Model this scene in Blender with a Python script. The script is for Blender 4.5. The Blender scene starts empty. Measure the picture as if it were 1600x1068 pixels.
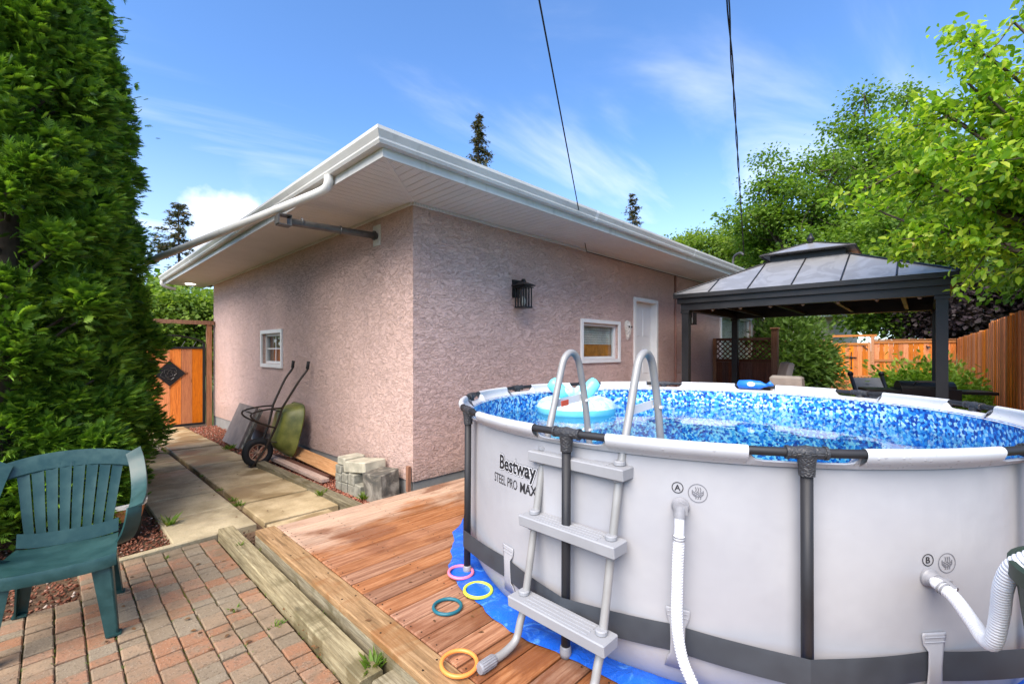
import bpy, bmesh, math, random
import numpy as np
from mathutils import Vector, Matrix
R = math.radians
rng = np.random.default_rng(7)
random.seed(7)
S = bpy.context.scene
COL = S.collection

# ------------------------------------------------------------------ camera, sky, sun, exposure
HEAD = R(44.36)
cam = bpy.data.objects.new('camera', bpy.data.cameras.new('camera'))
COL.objects.link(cam)
cam.location = (-2.68, -4.09, 1.43)
cam.rotation_euler = (R(90), 0, HEAD - R(90))
cam.data.sensor_width = 36
cam.data.lens = 36 * 703 / 1600
cam.data.shift_y = 13.5 / 1600
cam.data.clip_start = 0.05
cam.data.clip_end = 3000
S.camera = cam

SUN_DIR = Vector((-0.72, -0.24, 0.85)).normalized()
W = bpy.data.worlds.new("World"); S.world = W
W.use_nodes = True
def build_world():
    nt = W.node_tree; N = nt.nodes; L = nt.links
    N.clear()
    def nd(t, **k):
        n = N.new(t)
        for a, b in k.items(): setattr(n, a, b)
        return n
    def math_(op, a, b=None, clamp=False):
        n = nd('ShaderNodeMath', operation=op, use_clamp=clamp)
        for i, v in enumerate((a, b)):
            if v is None: continue
            if isinstance(v, (int, float)): n.inputs[i].default_value = v
            else: L.new(v, n.inputs[i])
        return n.outputs[0]
    out = nd('ShaderNodeOutputWorld'); bg = nd('ShaderNodeBackground')
    sky = nd('ShaderNodeTexSky', sky_type='NISHITA', sun_disc=False)
    sky.sun_elevation = math.asin(SUN_DIR.z)
    sky.sun_rotation = math.atan2(SUN_DIR.x, SUN_DIR.y)
    sky.air_density = 1.0; sky.dust_density = 0.4; sky.ozone_density = 1.6
    tc = nd('ShaderNodeTexCoord')
    sep = nd('ShaderNodeSeparateXYZ'); L.new(tc.outputs['Generated'], sep.inputs[0])
    zc = math_('MAXIMUM', sep.outputs['Z'], 0.02)
    zz = math_('ADD', zc, 0.12)
    u = math_('DIVIDE', sep.outputs['X'], zz); v = math_('DIVIDE', sep.outputs['Y'], zz)
    cmb = nd('ShaderNodeCombineXYZ'); L.new(u, cmb.inputs[0]); L.new(v, cmb.inputs[1])
    mp = nd('ShaderNodeMapping'); L.new(cmb.outputs[0], mp.inputs[0])
    mp.inputs['Rotation'].default_value = (0, 0, R(38)); mp.inputs['Scale'].default_value = (0.62, 1.55, 1)
    mp.inputs['Location'].default_value = (1.7, 0.4, 0)
    n1 = nd('ShaderNodeTexNoise'); L.new(mp.outputs[0], n1.inputs['Vector'])
    n1.inputs['Scale'].default_value = 0.95; n1.inputs['Detail'].default_value = 7
    n1.inputs['Roughness'].default_value = 0.52; n1.inputs['Distortion'].default_value = 0.7
    r1 = nd('ShaderNodeMapRange', interpolation_type='SMOOTHERSTEP'); L.new(n1.outputs['Fac'], r1.inputs[0])
    r1.inputs[1].default_value = 0.45; r1.inputs[2].default_value = 0.76; r1.inputs[4].default_value = 0.58
    # one low heap of cumulus beyond the roof
    n2 = nd('ShaderNodeTexNoise'); L.new(tc.outputs['Generated'], n2.inputs['Vector'])
    n2.inputs['Scale'].default_value = 9; n2.inputs['Detail'].default_value = 5
    cdir = Vector((0.22, 0.948, 0.215)).normalized()
    dist = nd('ShaderNodeVectorMath', operation='DISTANCE'); L.new(tc.outputs['Generated'], dist.inputs[0])
    dist.inputs[1].default_value = cdir
    dd = math_('SUBTRACT', 0.15, dist.outputs['Value'])
    dd = math_('ADD', dd, math_('MULTIPLY', math_('SUBTRACT', n2.outputs['Fac'], 0.5), 0.20))
    r2 = nd('ShaderNodeMapRange', interpolation_type='SMOOTHSTEP'); L.new(dd, r2.inputs[0])
    r2.inputs[1].default_value = 0.06; r2.inputs[2].default_value = 0.12
    # pale veil towards the horizon
    r3 = nd('ShaderNodeMapRange', interpolation_type='SMOOTHSTEP'); L.new(sep.outputs['Z'], r3.inputs[0])
    r3.inputs[1].default_value = 0.45; r3.inputs[2].default_value = 0.0; r3.inputs[3].default_value = 0.0; r3.inputs[4].default_value = 0.35
    m = math_('MAXIMUM', math_('MAXIMUM', r1.outputs[0], r2.outputs[0]), r3.outputs[0])
    hue = nd('ShaderNodeMix', data_type='RGBA', blend_type='MULTIPLY'); hue.inputs['Factor'].default_value = 1
    L.new(sky.outputs[0], hue.inputs['A']); hue.inputs['B'].default_value = SKY_TINT
    mix = nd('ShaderNodeMix', data_type='RGBA'); L.new(m, mix.inputs['Factor'])
    L.new(hue.outputs['Result'], mix.inputs['A']); mix.inputs['B'].default_value = CLOUD
    L.new(mix.outputs['Result'], bg.inputs[0]); bg.inputs[1].default_value = SKY_STRENGTH
    L.new(bg.outputs[0], out.inputs[0])
SKY_STRENGTH = 0.096
SKY_TINT = (0.74, 1.01, 1.32, 1)
CLOUD = (6.3, 6.4, 6.6, 1)
build_world()

sun = bpy.data.objects.new('sun', bpy.data.lights.new('sun', 'SUN'))
COL.objects.link(sun)
sun.data.energy = 3.3; sun.data.angle = R(55); sun.data.color = (1.0, 0.90, 0.77)
sun.rotation_euler = SUN_DIR.to_track_quat('Z', 'Y').to_euler()
S.view_settings.view_transform = 'Standard'; S.view_settings.look = 'None'
S.view_settings.gamma = 1; S.view_settings.use_curve_mapping = False
S.view_settings.exposure = 1.34
S.cycles.max_bounces = 8; S.cycles.transparent_max_bounces = 16
S.cycles.caustics_reflective = False; S.cycles.caustics_refractive = False

# ------------------------------------------------------------------ materials
class NT:
    def __init__(s, name):
        s.m = bpy.data.materials.new(name); s.m.use_nodes = True
        s.t = s.m.node_tree; s.N = s.t.nodes; s.L = s.t.links
        s.b = s.N['Principled BSDF']; s.out = s.N['Material Output']
        s.tc = s.N.new('ShaderNodeTexCoord')
        s._oi = s._g = None
    def set(s, sock, v):
        if isinstance(v, bpy.types.NodeSocket): s.L.new(v, sock)
        elif v is not None: sock.default_value = v
    def node(s, t, ins=None, **k):
        n = s.N.new(t)
        for a, b in k.items(): setattr(n, a, b)
        for a, b in (ins or {}).items(): s.set(n.inputs[a], b)
        return n
    @property
    def rand(s):
        s._oi = s._oi or s.N.new('ShaderNodeObjectInfo'); return s._oi.outputs['Random']
    @property
    def geo(s):
        s._g = s._g or s.N.new('ShaderNodeNewGeometry'); return s._g
    def math(s, op, a, b=None, clamp=False):
        n = s.N.new('ShaderNodeMath'); n.operation = op; n.use_clamp = clamp
        s.set(n.inputs[0], a); s.set(n.inputs[1], b); return n.outputs[0]
    def coords(s, src='Object', scale=(1, 1, 1), rot=(0, 0, 0), jitter=0.0):
        v = s.geo.outputs['Position'] if src == 'World' else s.tc.outputs[src]
        if jitter:
            n = s.node('ShaderNodeVectorMath', operation='ADD'); s.L.new(v, n.inputs[0])
            c = s.node('ShaderNodeCombineXYZ', {0: s.math('MULTIPLY', s.rand, jitter), 1: s.math('MULTIPLY', s.rand, jitter * 3.7), 2: s.math('MULTIPLY', s.rand, jitter * 7.3)})
            s.L.new(c.outputs[0], n.inputs[1]); v = n.outputs[0]
        return s.node('ShaderNodeMapping', {'Vector': v, 'Scale': scale, 'Rotation': rot}).outputs[0]
    def noise(s, v, scale, detail=4, rough=0.55, dist=0.0):
        n = s.node('ShaderNodeTexNoise', {'Vector': v, 'Scale': scale, 'Detail': detail, 'Roughness': rough, 'Distortion': dist})
        return n.outputs['Fac']
    def rngmap(s, v, a, b, c=0., d=1., t='SMOOTHSTEP'):
        n = s.node('ShaderNodeMapRange', {0: v, 1: a, 2: b, 3: c, 4: d}, interpolation_type=t); return n.outputs[0]
    def mix(s, f, a, b, mode='MIX'):
        n = s.node('ShaderNodeMix', data_type='RGBA', blend_type=mode)
        s.set(n.inputs['Factor'], f)
        for k, v in (('A', a), ('B', b)):
            s.set(n.inputs[k], v if isinstance(v, bpy.types.NodeSocket) else (*v[:3], 1))
        return n.outputs['Result']
    def ramp(s, f, stops, const=False):
        n = s.node('ShaderNodeValToRGB', {'Fac': f}); r = n.color_ramp
        if const: r.interpolation = 'CONSTANT'
        while len(r.elements) < len(stops): r.elements.new(0.5)
        for e, (p, c) in zip(r.elements, stops): e.position = p; e.color = (*c, 1)
        return n.outputs['Color']
    def done(s, color=None, rough=0.6, metal=0.0, bump=None, strength=0.5, dist=0.01, spec=0.4, **kw):
        if color is not None: s.set(s.b.inputs['Base Color'], color if isinstance(color, bpy.types.NodeSocket) else (*color[:3], 1))
        s.set(s.b.inputs['Roughness'], rough); s.set(s.b.inputs['Metallic'], metal)
        s.b.inputs['Specular IOR Level'].default_value = spec
        if bump is not None:
            n = s.node('ShaderNodeBump', {'Height': bump, 'Strength': strength, 'Distance': dist})
            s.L.new(n.outputs[0], s.b.inputs['Normal'])
        for k, v in kw.items(): s.set(s.b.inputs[k], v)
        return s.m

def simple(name, c, rough=0.5, metal=0.0, var=0.12, scale=6.0, bump=0.0, spec=0.4, bscale=60):
    t = NT(name); v = t.coords('Object', jitter=3.0)
    n = t.noise(v, scale, 5)
    lo = tuple(x * (1 - var) for x in c); hi = tuple(min(1, x * (1 + var)) for x in c)
    col = t.mix(t.rngmap(n, 0.3, 0.7), lo, hi)
    r = t.rngmap(n, 0.2, 0.8, max(0.02, rough - 0.08), min(1, rough + 0.08))
    b = t.noise(v, bscale, 3) if bump else None
    return t.done(col, r, metal, b, bump, 0.004, spec)

def wood(name, cs, axis='x', rough=0.65, grain=1.0, stain=None, knots=True, pale=None, jitter=5.0):
    """cs: dark, mid, light tones of the boards; every board gets its own tone."""
    t = NT(name)
    st = {'x': (1.2, 22, 22), 'y': (22, 1.2, 22), 'z': (22, 22, 1.2)}[axis]
    v = t.coords('Object', st, jitter=jitter)
    n = t.noise(v, 2.4 * grain, 7, 0.65, 0.25)
    n2 = t.noise(v, 9 * grain, 4, 0.65)
    col = t.ramp(t.rngmap(n, 0.28, 0.72), [(0, cs[0]), (0.5, cs[1]), (1, cs[2])])
    col = t.mix(t.math('MULTIPLY', t.rngmap(n2, 0.45, 0.7), 0.55), col, tuple(x * .7 for x in cs[0]))
    hsv = t.node('ShaderNodeHueSaturation', {'Color': col, 'Value': t.rngmap(t.rand, 0, 1, 0.72, 1.22, 'LINEAR'), 'Saturation': t.rngmap(t.math('FRACT', t.math('MULTIPLY', t.rand, 17.3)), 0, 1, 0.85, 1.1, 'LINEAR')})
    col = hsv.outputs[0]
    if knots:
        vo = t.node('ShaderNodeTexVoronoi', {'Vector': t.coords('Object', tuple(0.35 if k == axis else 1.0 for k in 'xyz'), jitter=jitter), 'Scale': 4.2})
        col = t.mix(t.rngmap(vo.outputs['Distance'], 0.05, 0.09, 0.75, 0.0), col, tuple(x * 0.35 for x in cs[0]))
    ro = rough
    if pale:
        w = t.coords('World')
        k = t.noise(t.coords('World', (0.6, 1.6, 1)), 1.6, 5, 0.6)
        sepn = t.node('ShaderNodeSeparateXYZ', {0: w})
        k2 = t.math('ADD', t.rngmap(sepn.outputs[1], pale[1], pale[2], 0, 1), t.math('MULTIPLY', t.math('SUBTRACT', k, 0.5), 2.6))
        pc = t.mix(t.rngmap(n, 0.3, 0.7), tuple(x * .78 for x in pale[0]), tuple(min(1, x * 1.12) for x in pale[0])); pc = t.mix(t.math('MULTIPLY', t.rngmap(n2, 0.45, 0.7), 0.5), pc, tuple(x * .5 for x in pale[0])); pc = t.node('ShaderNodeHueSaturation', {'Color': pc, 'Value': t.rngmap(t.rand, 0, 1, 0.82, 1.12, 'LINEAR')}).outputs[0]; col = t.mix(t.math('MULTIPLY', t.rngmap(k2, 0.25, 0.75), 0.85), col, pc)
    if stain:
        k = t.noise(t.coords('World', (0.5, 1.3, 1)), 2.4, 6, 0.62, 0.5)
        f = t.rngmap(k, 0.5, 0.62)
        col = t.mix(t.math('MULTIPLY', f, 0.7), col, stain)
        ro = t.rngmap(f, 0, 1, rough, 0.28)
    return t.done(col, ro, 0, n2, 0.5, 0.003, 0.35)

M = {}
def mk_materials():
    # stucco: knocked-down ridges over grit
    for nm, tone in (('stucco', (0.68, 0.475, 0.415)),):
        t = NT(nm)
        v = t.coords('Object', (1.0, 1.0, 2.1))
        a = t.noise(v, 5.5, 5, 0.58, 1.2); b = t.noise(v, 15.0, 4, 0.6, 1.0); g = t.noise(t.coords('Object'), 75, 5, 0.7); patch = t.noise(t.coords('Object'), 2.2, 3)
        pa = t.rngmap(a, 0.475, 0.525); pb = t.rngmap(b, 0.50, 0.57)
        crk = t.rngmap(t.math('ABSOLUTE', t.math('SUBTRACT', a, 0.472)), 0.0, 0.02, 1, 0); crk2 = t.rngmap(t.math('ABSOLUTE', t.math('SUBTRACT', b, 0.495)), 0.0, 0.03, 1, 0)
        brk = t.rngmap(t.noise(v, 9, 3), 0.46, 0.58); g2 = t.noise(t.coords('Object', (1, 1, 1.8)), 34, 4, 0.6, 0.6)
        lines = t.math('ADD', t.math('MULTIPLY', t.math('MULTIPLY', crk, brk), 0.8), t.math('MULTIPLY', t.math('MULTIPLY', crk2, t.math('SUBTRACT', 1.0, brk)), 0.6))
        h = t.math('ADD', t.math('MULTIPLY', pa, 0.35), t.math('MULTIPLY', pb, 0.25))
        h = t.math('SUBTRACT', t.math('ADD', h, t.math('ADD', t.math('MULTIPLY', g, 0.55), t.math('MULTIPLY', g2, 0.9))), t.math('MULTIPLY', lines, 0.55))
        big = t.noise(t.coords('Object', (1, 1, .6)), 0.9, 5, 0.6)
        col = t.mix(t.rngmap(big, 0.3, 0.7), tuple(x * 0.90 for x in tone), tuple(x * 1.05 for x in tone))
        spk = t.noise(t.coords('Object'), 60, 3, 0.75)
        col = t.mix(t.math('MULTIPLY', t.rngmap(spk, 0.53, 0.72), 0.5), col, (0.24, 0.15, 0.125))
        col = t.mix(t.math('MULTIPLY', t.rngmap(spk, 0.47, 0.30), 0.35), col, (0.80, 0.70, 0.65))
        col = t.mix(t.math('MULTIPLY', t.math('MULTIPLY', crk, brk), 0.35), col, (0.15, 0.095, 0.075)); col = t.mix(t.math('MULTIPLY', t.math('MULTIPLY', crk2, t.math('SUBTRACT', 1.0, brk)), 0.2), col, (0.17, 0.11, 0.09))
        zf = t.node('ShaderNodeSeparateXYZ', {0: t.tc.outputs['Object']}).outputs[2]
        col = t.mix(t.math('MULTIPLY', t.rngmap(t.math('ADD', zf, t.math('MULTIPLY', big, -.5)), 0.12, -0.25), 0.3), col, (0.30, 0.22, 0.17))
        M[nm] = t.done(col, 0.92, 0, h, 0.9, 0.014, 0.15)
    t = NT('foundation'); n = t.noise(t.coords('Object'), 5, 6)
    M['foundation'] = t.done(t.mix(n, (0.19, 0.185, 0.175), (0.33, 0.325, 0.31)), 0.9, 0, t.noise(t.coords('Object'), 40, 4), 0.4, 0.006, 0.2)
    t = NT('white_metal'); st = t.noise(t.coords('World', (9, 9, .7)), 1.3, 5, 0.6); bl = t.noise(t.coords('World'), 2.2, 5, 0.6)
    col = t.mix(t.rngmap(bl, 0.3, 0.7), (0.56, 0.55, 0.52), (0.63, 0.62, 0.59)); col = t.mix(t.rngmap(st, 0.54, 0.72, 0, 0.35), col, (0.38, 0.36, 0.32))
    M['white_metal'] = t.done(col, 0.42, 0, bl, 0.15, 0.01, 0.4)
    t = NT('vinyl_soffit')
    v = t.coords('Object', (70, 70, 1))
    w1 = t.node('ShaderNodeTexWave', {'Vector': t.coords('Object'), 'Scale': 16.0}, bands_direction='X').outputs['Fac']
    w2 = t.node('ShaderNodeTexWave', {'Vector': t.coords('Object'), 'Scale': 16.0}, bands_direction='Y').outputs['Fac']
    dots = t.rngmap(t.math('MULTIPLY', w1, w2), 0.62, 0.8)
    col = t.mix(t.rngmap(t.noise(t.coords('World'), 1.2, 4), 0.3, 0.7), (0.66, 0.63, 0.585), (0.74, 0.71, 0.665))
    col = t.mix(t.math('MULTIPLY', dots, 0.55), col, (0.2, 0.18, 0.16))
    M['vinyl_soffit'] = t.done(col, 0.5, 0, dots, -0.3, 0.003, 0.3)
    M['roofing'] = simple('roofing', (0.10, 0.095, 0.09), 0.95, bump=0.6)
    M['white_frame'] = simple('white_frame', (0.76, 0.75, 0.73), 0.4, var=0.03)
    M['door_paint'] = simple('door_paint', (0.74, 0.74, 0.735), 0.45, var=0.03, scale=2)
    t = NT('glass'); t.N.remove(t.b)
    gl = t.node('ShaderNodeBsdfGlossy', {'Color': (1, 1, 1, 1), 'Roughness': 0.01}); tr = t.node('ShaderNodeBsdfTransparent', {'Color': (0.85, 0.88, 0.88, 1)})
    fr = t.node('ShaderNodeLayerWeight', {'Blend': 0.5}); ff = t.math('ADD', 0.035, t.math('MULTIPLY', t.math('POWER', fr.outputs['Facing'], 4.0), 0.6), True)
    mx = t.node('ShaderNodeMixShader', {0: ff, 1: tr.outputs[0], 2: gl.outputs[0]}); t.L.new(mx.outputs[0], t.out.inputs[0]); M['glass'] = t.m
    M['dark_room'] = simple('dark_room', (0.05, 0.045, 0.04), 0.9)
    M['blind'] = simple('blind', (0.75, 0.72, 0.64), 0.7)
    M['reflection_board'] = simple('reflection_board', (0.72, 0.27, 0.045), 0.6, var=0.35, scale=5)  # bright orange put in for the fence mirrored in the window
    M['curtain'] = simple('curtain', (0.30, 0.13, 0.06), 0.9, var=0.3, scale=14)
    M['black_metal'] = simple('black_metal', (0.012, 0.012, 0.013), 0.42, var=0.2)
    M['galvanised'] = simple('galvanised', (0.10, 0.095, 0.09), 0.35, 0.4, var=0.25, scale=10)
    M['cream_metal'] = simple('cream_metal', (0.6, 0.57, 0.52), 0.5)
    M['plaster_mask'] = simple('plaster_mask', (0.62, 0.56, 0.50), 0.8, var=0.3, scale=30, bump=0.5)
    # deck and timber
    M['deck_wood'] = wood('deck_wood', ((0.20, 0.075, 0.03), (0.32, 0.135, 0.062), (0.42, 0.21, 0.11)), 'x', 0.6, stain=(0.17, 0.058, 0.024), pale=((0.52, 0.355, 0.255), -1.35, -0.1))
    M['deck_edge'] = wood('deck_edge', ((0.15, 0.085, 0.035), (0.27, 0.155, 0.065), (0.35, 0.215, 0.105)), 'y', 0.7, stain=(0.25, 0.105, 0.035))
    M['old_timber'] = wood('old_timber', ((0.14, 0.11, 0.06), (0.25, 0.205, 0.12), (0.35, 0.30, 0.185)), 'y', 0.9, stain=(0.12, 0.10, 0.05))
    M['orange_plank'] = wood('orange_plank', ((0.42, 0.2, 0.08), (0.55, 0.28, 0.12), (0.62, 0.35, 0.17)), 'y', 0.7)
    M['pink_plank'] = wood('pink_plank', ((0.33, 0.22, 0.17), (0.45, 0.32, 0.26), (0.52, 0.40, 0.33)), 'y', 0.8)
    M['red_stake'] = wood('red_stake', ((0.25, 0.09, 0.04), (0.37, 0.15, 0.07), (0.45, 0.2, 0.1)), 'z', 0.8)
    M['fence_wood'] = wood('fence_wood', ((0.50, 0.12, 0.009), (0.70, 0.19, 0.016), (0.76, 0.235, 0.026)), 'z', 0.6)
    M['fence_rail'] = wood('fence_rail', ((0.36, 0.12, 0.03), (0.48, 0.18, 0.05), (0.55, 0.24, 0.08)), 'y', 0.65)
    M['gate_post'] = wood('gate_post', ((0.22, 0.09, 0.04), (0.34, 0.15, 0.07), (0.42, 0.2, 0.1)), 'z', 0.7)
    M['brown_fence'] = wood('brown_fence', ((0.07, 0.025, 0.015), (0.13, 0.045, 0.024), (0.18, 0.07, 0.04)), 'z', 0.7)
    # stones
    t = NT('paver'); n = t.noise(t.coords('Object', jitter=9.0), 14, 6, 0.65); n2 = t.noise(t.coords('Object', jitter=9.0), 110, 3, 0.7)
    base = t.ramp(t.rand, [(0.0, (0.30, 0.175, 0.12)), (0.16, (0.27, 0.195, 0.14)), (0.3, (0.235, 0.20, 0.155)), (0.45, (0.32, 0.205, 0.145)), (0.58, (0.27, 0.21, 0.155)), (0.7, (0.30, 0.165, 0.105)), (0.82, (0.25, 0.22, 0.175)), (0.92, (0.31, 0.235, 0.17))], True)
    base = t.mix(t.rngmap(n, 0.42, 0.68, 0, 0.65), base, (0.215, 0.18, 0.14))
    base = t.mix(1.0, base, (0.98, 0.90, 0.80), 'MULTIPLY'); base = t.mix(t.rngmap(n2, 0.57, 0.72, 0, 0.6), base, (0.46, 0.39, 0.31)); base = t.mix(t.rngmap(t.noise(t.coords('World'), 60, 4, 0.7), 0.54, 0.70, 0, 0.8), base, (0.085, 0.062, 0.045)); base = t.mix(t.rngmap(t.noise(t.coords('World'), 2.2, 5, 0.65), 0.5, 0.66, 0, 0.55), base, (0.17, 0.125, 0.08))
    M['paver'] = t.done(base, 0.95, 0, t.math('ADD', n, n2), 0.9, 0.006, 0.12)
    t = NT('joint_sand'); n = t.noise(t.coords('World'), 7, 5); n2 = t.noise(t.coords('World'), 80, 4)
    M['joint_sand'] = t.done(t.mix(t.rngmap(n, 0.42, 0.62), (0.10, 0.075, 0.045), (0.14, 0.14, 0.03)), 0.95, 0, n2, 0.8, 0.01, 0.1)
    for nm, lo, hi in (('slab_rough', (0.28, 0.225, 0.135), (0.50, 0.415, 0.265)), ('slab_smooth', (0.33, 0.245, 0.13), (0.54, 0.42, 0.255))):
        t = NT(nm); n = t.noise(t.coords('World'), 3.0, 7, 0.6); g = t.noise(t.coords('World'), 60, 5, 0.65)
        col = t.mix(t.rngmap(n, 0.3, 0.7), lo, hi)
        col = t.mix(t.rngmap(g, 0.52, 0.7, 0, 0.45), col, tuple(x * 0.5 for x in lo))
        wet = t.rngmap(t.noise(t.coords('World', (1, 1.4, 1)), 1.5, 4, 0.5), 0.50, 0.60)
        if nm == 'slab_smooth': col = t.mix(t.math('MULTIPLY', wet, 0.75), col, (0.22, 0.145, 0.065))
        r = t.rngmap(wet, 0, 1, 0.85, 0.45)
        M[nm] = t.done(col, r, 0, g, 0.7 if nm == 'slab_rough' else 0.25, 0.006, 0.3)
    t = NT('lava_rock'); M['lava_rock'] = t.done(t.ramp(t.geo.outputs['Random Per Island'], [(0, (0.22, 0.07, 0.045)), (0.5, (0.34, 0.12, 0.08)), (0.85, (0.40, 0.17, 0.11)), (1, (0.45, 0.36, 0.30))]), 0.95, spec=0.15)
    t = NT('mulch'); M['mulch'] = t.done(t.ramp(t.geo.outputs['Random Per Island'], [(0, (0.09, 0.035, 0.022)), (0.55, (0.20, 0.075, 0.045)), (0.88, (0.26, 0.12, 0.08)), (1, (0.5, 0.42, 0.35))]), 0.95, spec=0.1)
    t = NT('soil'); n = t.noise(t.coords('World'), 12, 6); M['soil'] = t.done(t.mix(n, (0.09, 0.055, 0.035), (0.20, 0.13, 0.085)), 1, 0, t.noise(t.coords('World'), 50, 5), 1, 0.02, 0.1)
    t = NT('lawn'); n = t.noise(t.coords('World'), 1.5, 6); M['lawn'] = t.done(t.mix(n, (0.05, 0.075, 0.02), (0.09, 0.13, 0.035)), 1, 0, t.noise(t.coords('World'), 40, 4), 1, 0.03, 0.1)
    M['grey_block'] = simple('grey_block', (0.27, 0.255, 0.205), 0.9, var=0.3, scale=12, bump=0.6)
    M['pale_block'] = simple('pale_block', (0.43, 0.40, 0.31), 0.9, var=0.22, scale=9, bump=0.6)
    t = NT('dark_block'); n = t.noise(t.coords('Object'), 5, 6, 0.6, 0.8)
    M['dark_block'] = t.done(t.ramp(t.rngmap(n, 0.3, 0.7), [(0, (0.06, 0.06, 0.055)), (0.5, (0.13, 0.115, 0.095)), (1, (0.33, 0.30, 0.25))]), 0.9, 0, t.noise(t.coords('Object'), 40, 4), 0.7, 0.008, 0.2)
    # pool
    t = NT('pool_vinyl'); v = t.coords('Object')
    n = t.noise(v, 2.0, 4); sc = t.noise(t.coords('Object', (1, 1, 2)), 1.2, 3)
    col = t.mix(t.rngmap(n, 0.3, 0.7), (0.325, 0.325, 0.35), (0.375, 0.375, 0.395))
    grime = t.rngmap(t.noise(t.coords('Object'), 24, 5, 0.7), 0.66, 0.76)
    col = t.mix(t.math('MULTIPLY', grime, 0.25), col, (0.36, 0.34, 0.33))
    zp = t.node('ShaderNodeSeparateXYZ', {0: t.tc.outputs['Object']}).outputs[2]; sp_ = t.noise(t.coords('Object', (1, 1, .6)), 5, 6, 0.7); col = t.mix(t.math('MULTIPLY', t.rngmap(t.math('ADD', zp, t.math('MULTIPLY', sp_, -.5)), 0.02, -0.16), 0.4), col, (0.30, 0.26, 0.22)); scf = t.noise(t.coords('Object', (2, 2, 14)), 3, 5, 0.7); col = t.mix(t.rngmap(scf, 0.62, 0.70, 0, 0.16), col, (0.28, 0.27, 0.27))
    fold = t.noise(t.coords('Object', (5, 5, 0.5)), 1.6, 3, 0.5, 0.3); M['pool_vinyl'] = t.done(col, 0.45, 0, t.math('ADD', t.math('ADD', n, t.math('MULTIPLY', fold, 0.3)), t.math('MULTIPLY', sc, 0.25)), 0.4, 0.025, 0.35)
    t = NT('sleeve_vinyl'); n = t.noise(t.coords('Object'), 3.0, 4)
    drops = t.node('ShaderNodeTexVoronoi', {'Vector': t.coords('Object'), 'Scale': 34.0})
    dm = t.rngmap(drops.outputs['Distance'], 0.10, 0.2, 1, 0)
    M['sleeve_vinyl'] = t.done(t.mix(t.rngmap(n, 0.3, 0.7), (0.50, 0.515, 0.55), (0.56, 0.575, 0.61)), t.rngmap(dm, 0, 1, 0.38, 0.08), 0, dm, 0.5, 0.003, 0.45)
    t = NT('mosaic_liner')
    v = t.coords('Object', (1, 1, 1))
    vo = t.node('ShaderNodeTexVoronoi', {'Vector': v, 'Scale': 48.0, 'Randomness': 0.95})
    sp = t.node('ShaderNodeSeparateColor', {0: vo.outputs['Color']})
    big = t.noise(v, 2.0, 2)
    k = t.math('ADD', sp.outputs[0], t.math('MULTIPLY', t.math('SUBTRACT', big, 0.5), 0.5))
    M['mosaic_liner'] = t.done(t.ramp(k, [(0, (0.010, 0.05, 0.30)), (0.16, (0.014, 0.13, 0.52)), (0.36, (0.03, 0.26, 0.70)), (0.56, (0.15, 0.50, 0.82)), (0.74, (0.52, 0.76, 0.86))], True), 0.35)
    t = NT('liner_floor')
    vo = t.node('ShaderNodeTexVoronoi', {'Vector': t.coords('Object'), 'Scale': 24.0})
    sp = t.node('ShaderNodeSeparateColor', {0: vo.outputs['Color']})
    M['liner_floor'] = t.done(t.ramp(sp.outputs[0], [(0, (0.03, 0.30, 0.62)), (0.3, (0.07, 0.45, 0.74)), (0.6, (0.20, 0.62, 0.82)), (0.85, (0.45, 0.76, 0.86))], True), 0.4)
    t = NT('pool_water'); t.N.remove(t.b)
    v = t.coords('Object')
    bp = t.node('ShaderNodeBump', {'Height': t.noise(v, 5.5, 3, 0.5, 0.4), 'Strength': 0.05, 'Distance': 0.03})
    gl = t.node('ShaderNodeBsdfGlossy', {'Color': (1, 1, 1, 1), 'Roughness': 0.02, 'Normal': bp.outputs[0]})
    tr2 = t.node('ShaderNodeBsdfTransparent', {'Color': (0.70, 0.93, 0.98, 1)})
    m0 = tr2
    fr = t.node('ShaderNodeFresnel', {'IOR': 1.25, 'Normal': bp.outputs[0]})
    mx = t.node('ShaderNodeMixShader', {0: fr.outputs[0], 1: m0.outputs[0], 2: gl.outputs[0]}); t.L.new(mx.outputs[0], t.out.inputs[0]); M['pool_water'] = t.m
    M['pole_grey'] = simple('pole_grey', (0.016, 0.016, 0.019), 0.55, var=0.15)
    t = NT('joint_grey'); vo = t.node('ShaderNodeTexVoronoi', {'Vector': t.coords('Object', (1, 1, 1.6)), 'Scale': 55.0}, feature='DISTANCE_TO_EDGE')
    M['joint_grey'] = t.done((0.038, 0.039, 0.044), 0.4, 0, t.rngmap(vo.outputs['Distance'], 0, 0.25), 0.6, 0.004)
    M['strap_grey'] = simple('strap_grey', (0.038, 0.043, 0.052), 0.6, var=0.12, scale=8)
    M['print_black'] = simple('print_black', (0.018, 0.018, 0.022), 0.5, var=0.05)
    M['print_pale'] = simple('print_pale', (0.55, 0.55, 0.58), 0.45, var=0.03)
    M['print_grey'] = simple('print_grey', (0.13, 0.13, 0.15), 0.5, var=0.05)
    M['fitting_grey'] = simple('fitting_grey', (0.24, 0.24, 0.26), 0.4, var=0.12, scale=30)
    M['white_hose'] = simple('white_hose', (0.66, 0.67, 0.70), 0.35, var=0.03)
    M['ladder_tube'] = simple('ladder_tube', (0.29, 0.285, 0.28), 0.38, 0.15, var=0.08)
    M['ladder_plastic'] = simple('ladder_plastic', (0.285, 0.29, 0.31), 0.5, var=0.05)
    t = NT('tarp'); n = t.noise(t.coords('World'), 9, 6, 0.65, 1.2)
    M['tarp'] = t.done(t.mix(t.rngmap(n, 0.52, 0.72), (0.010, 0.115, 0.62), (0.09, 0.30, 0.78)), 0.3, 0, n, 0.8, 0.02, 0.5)
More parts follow.
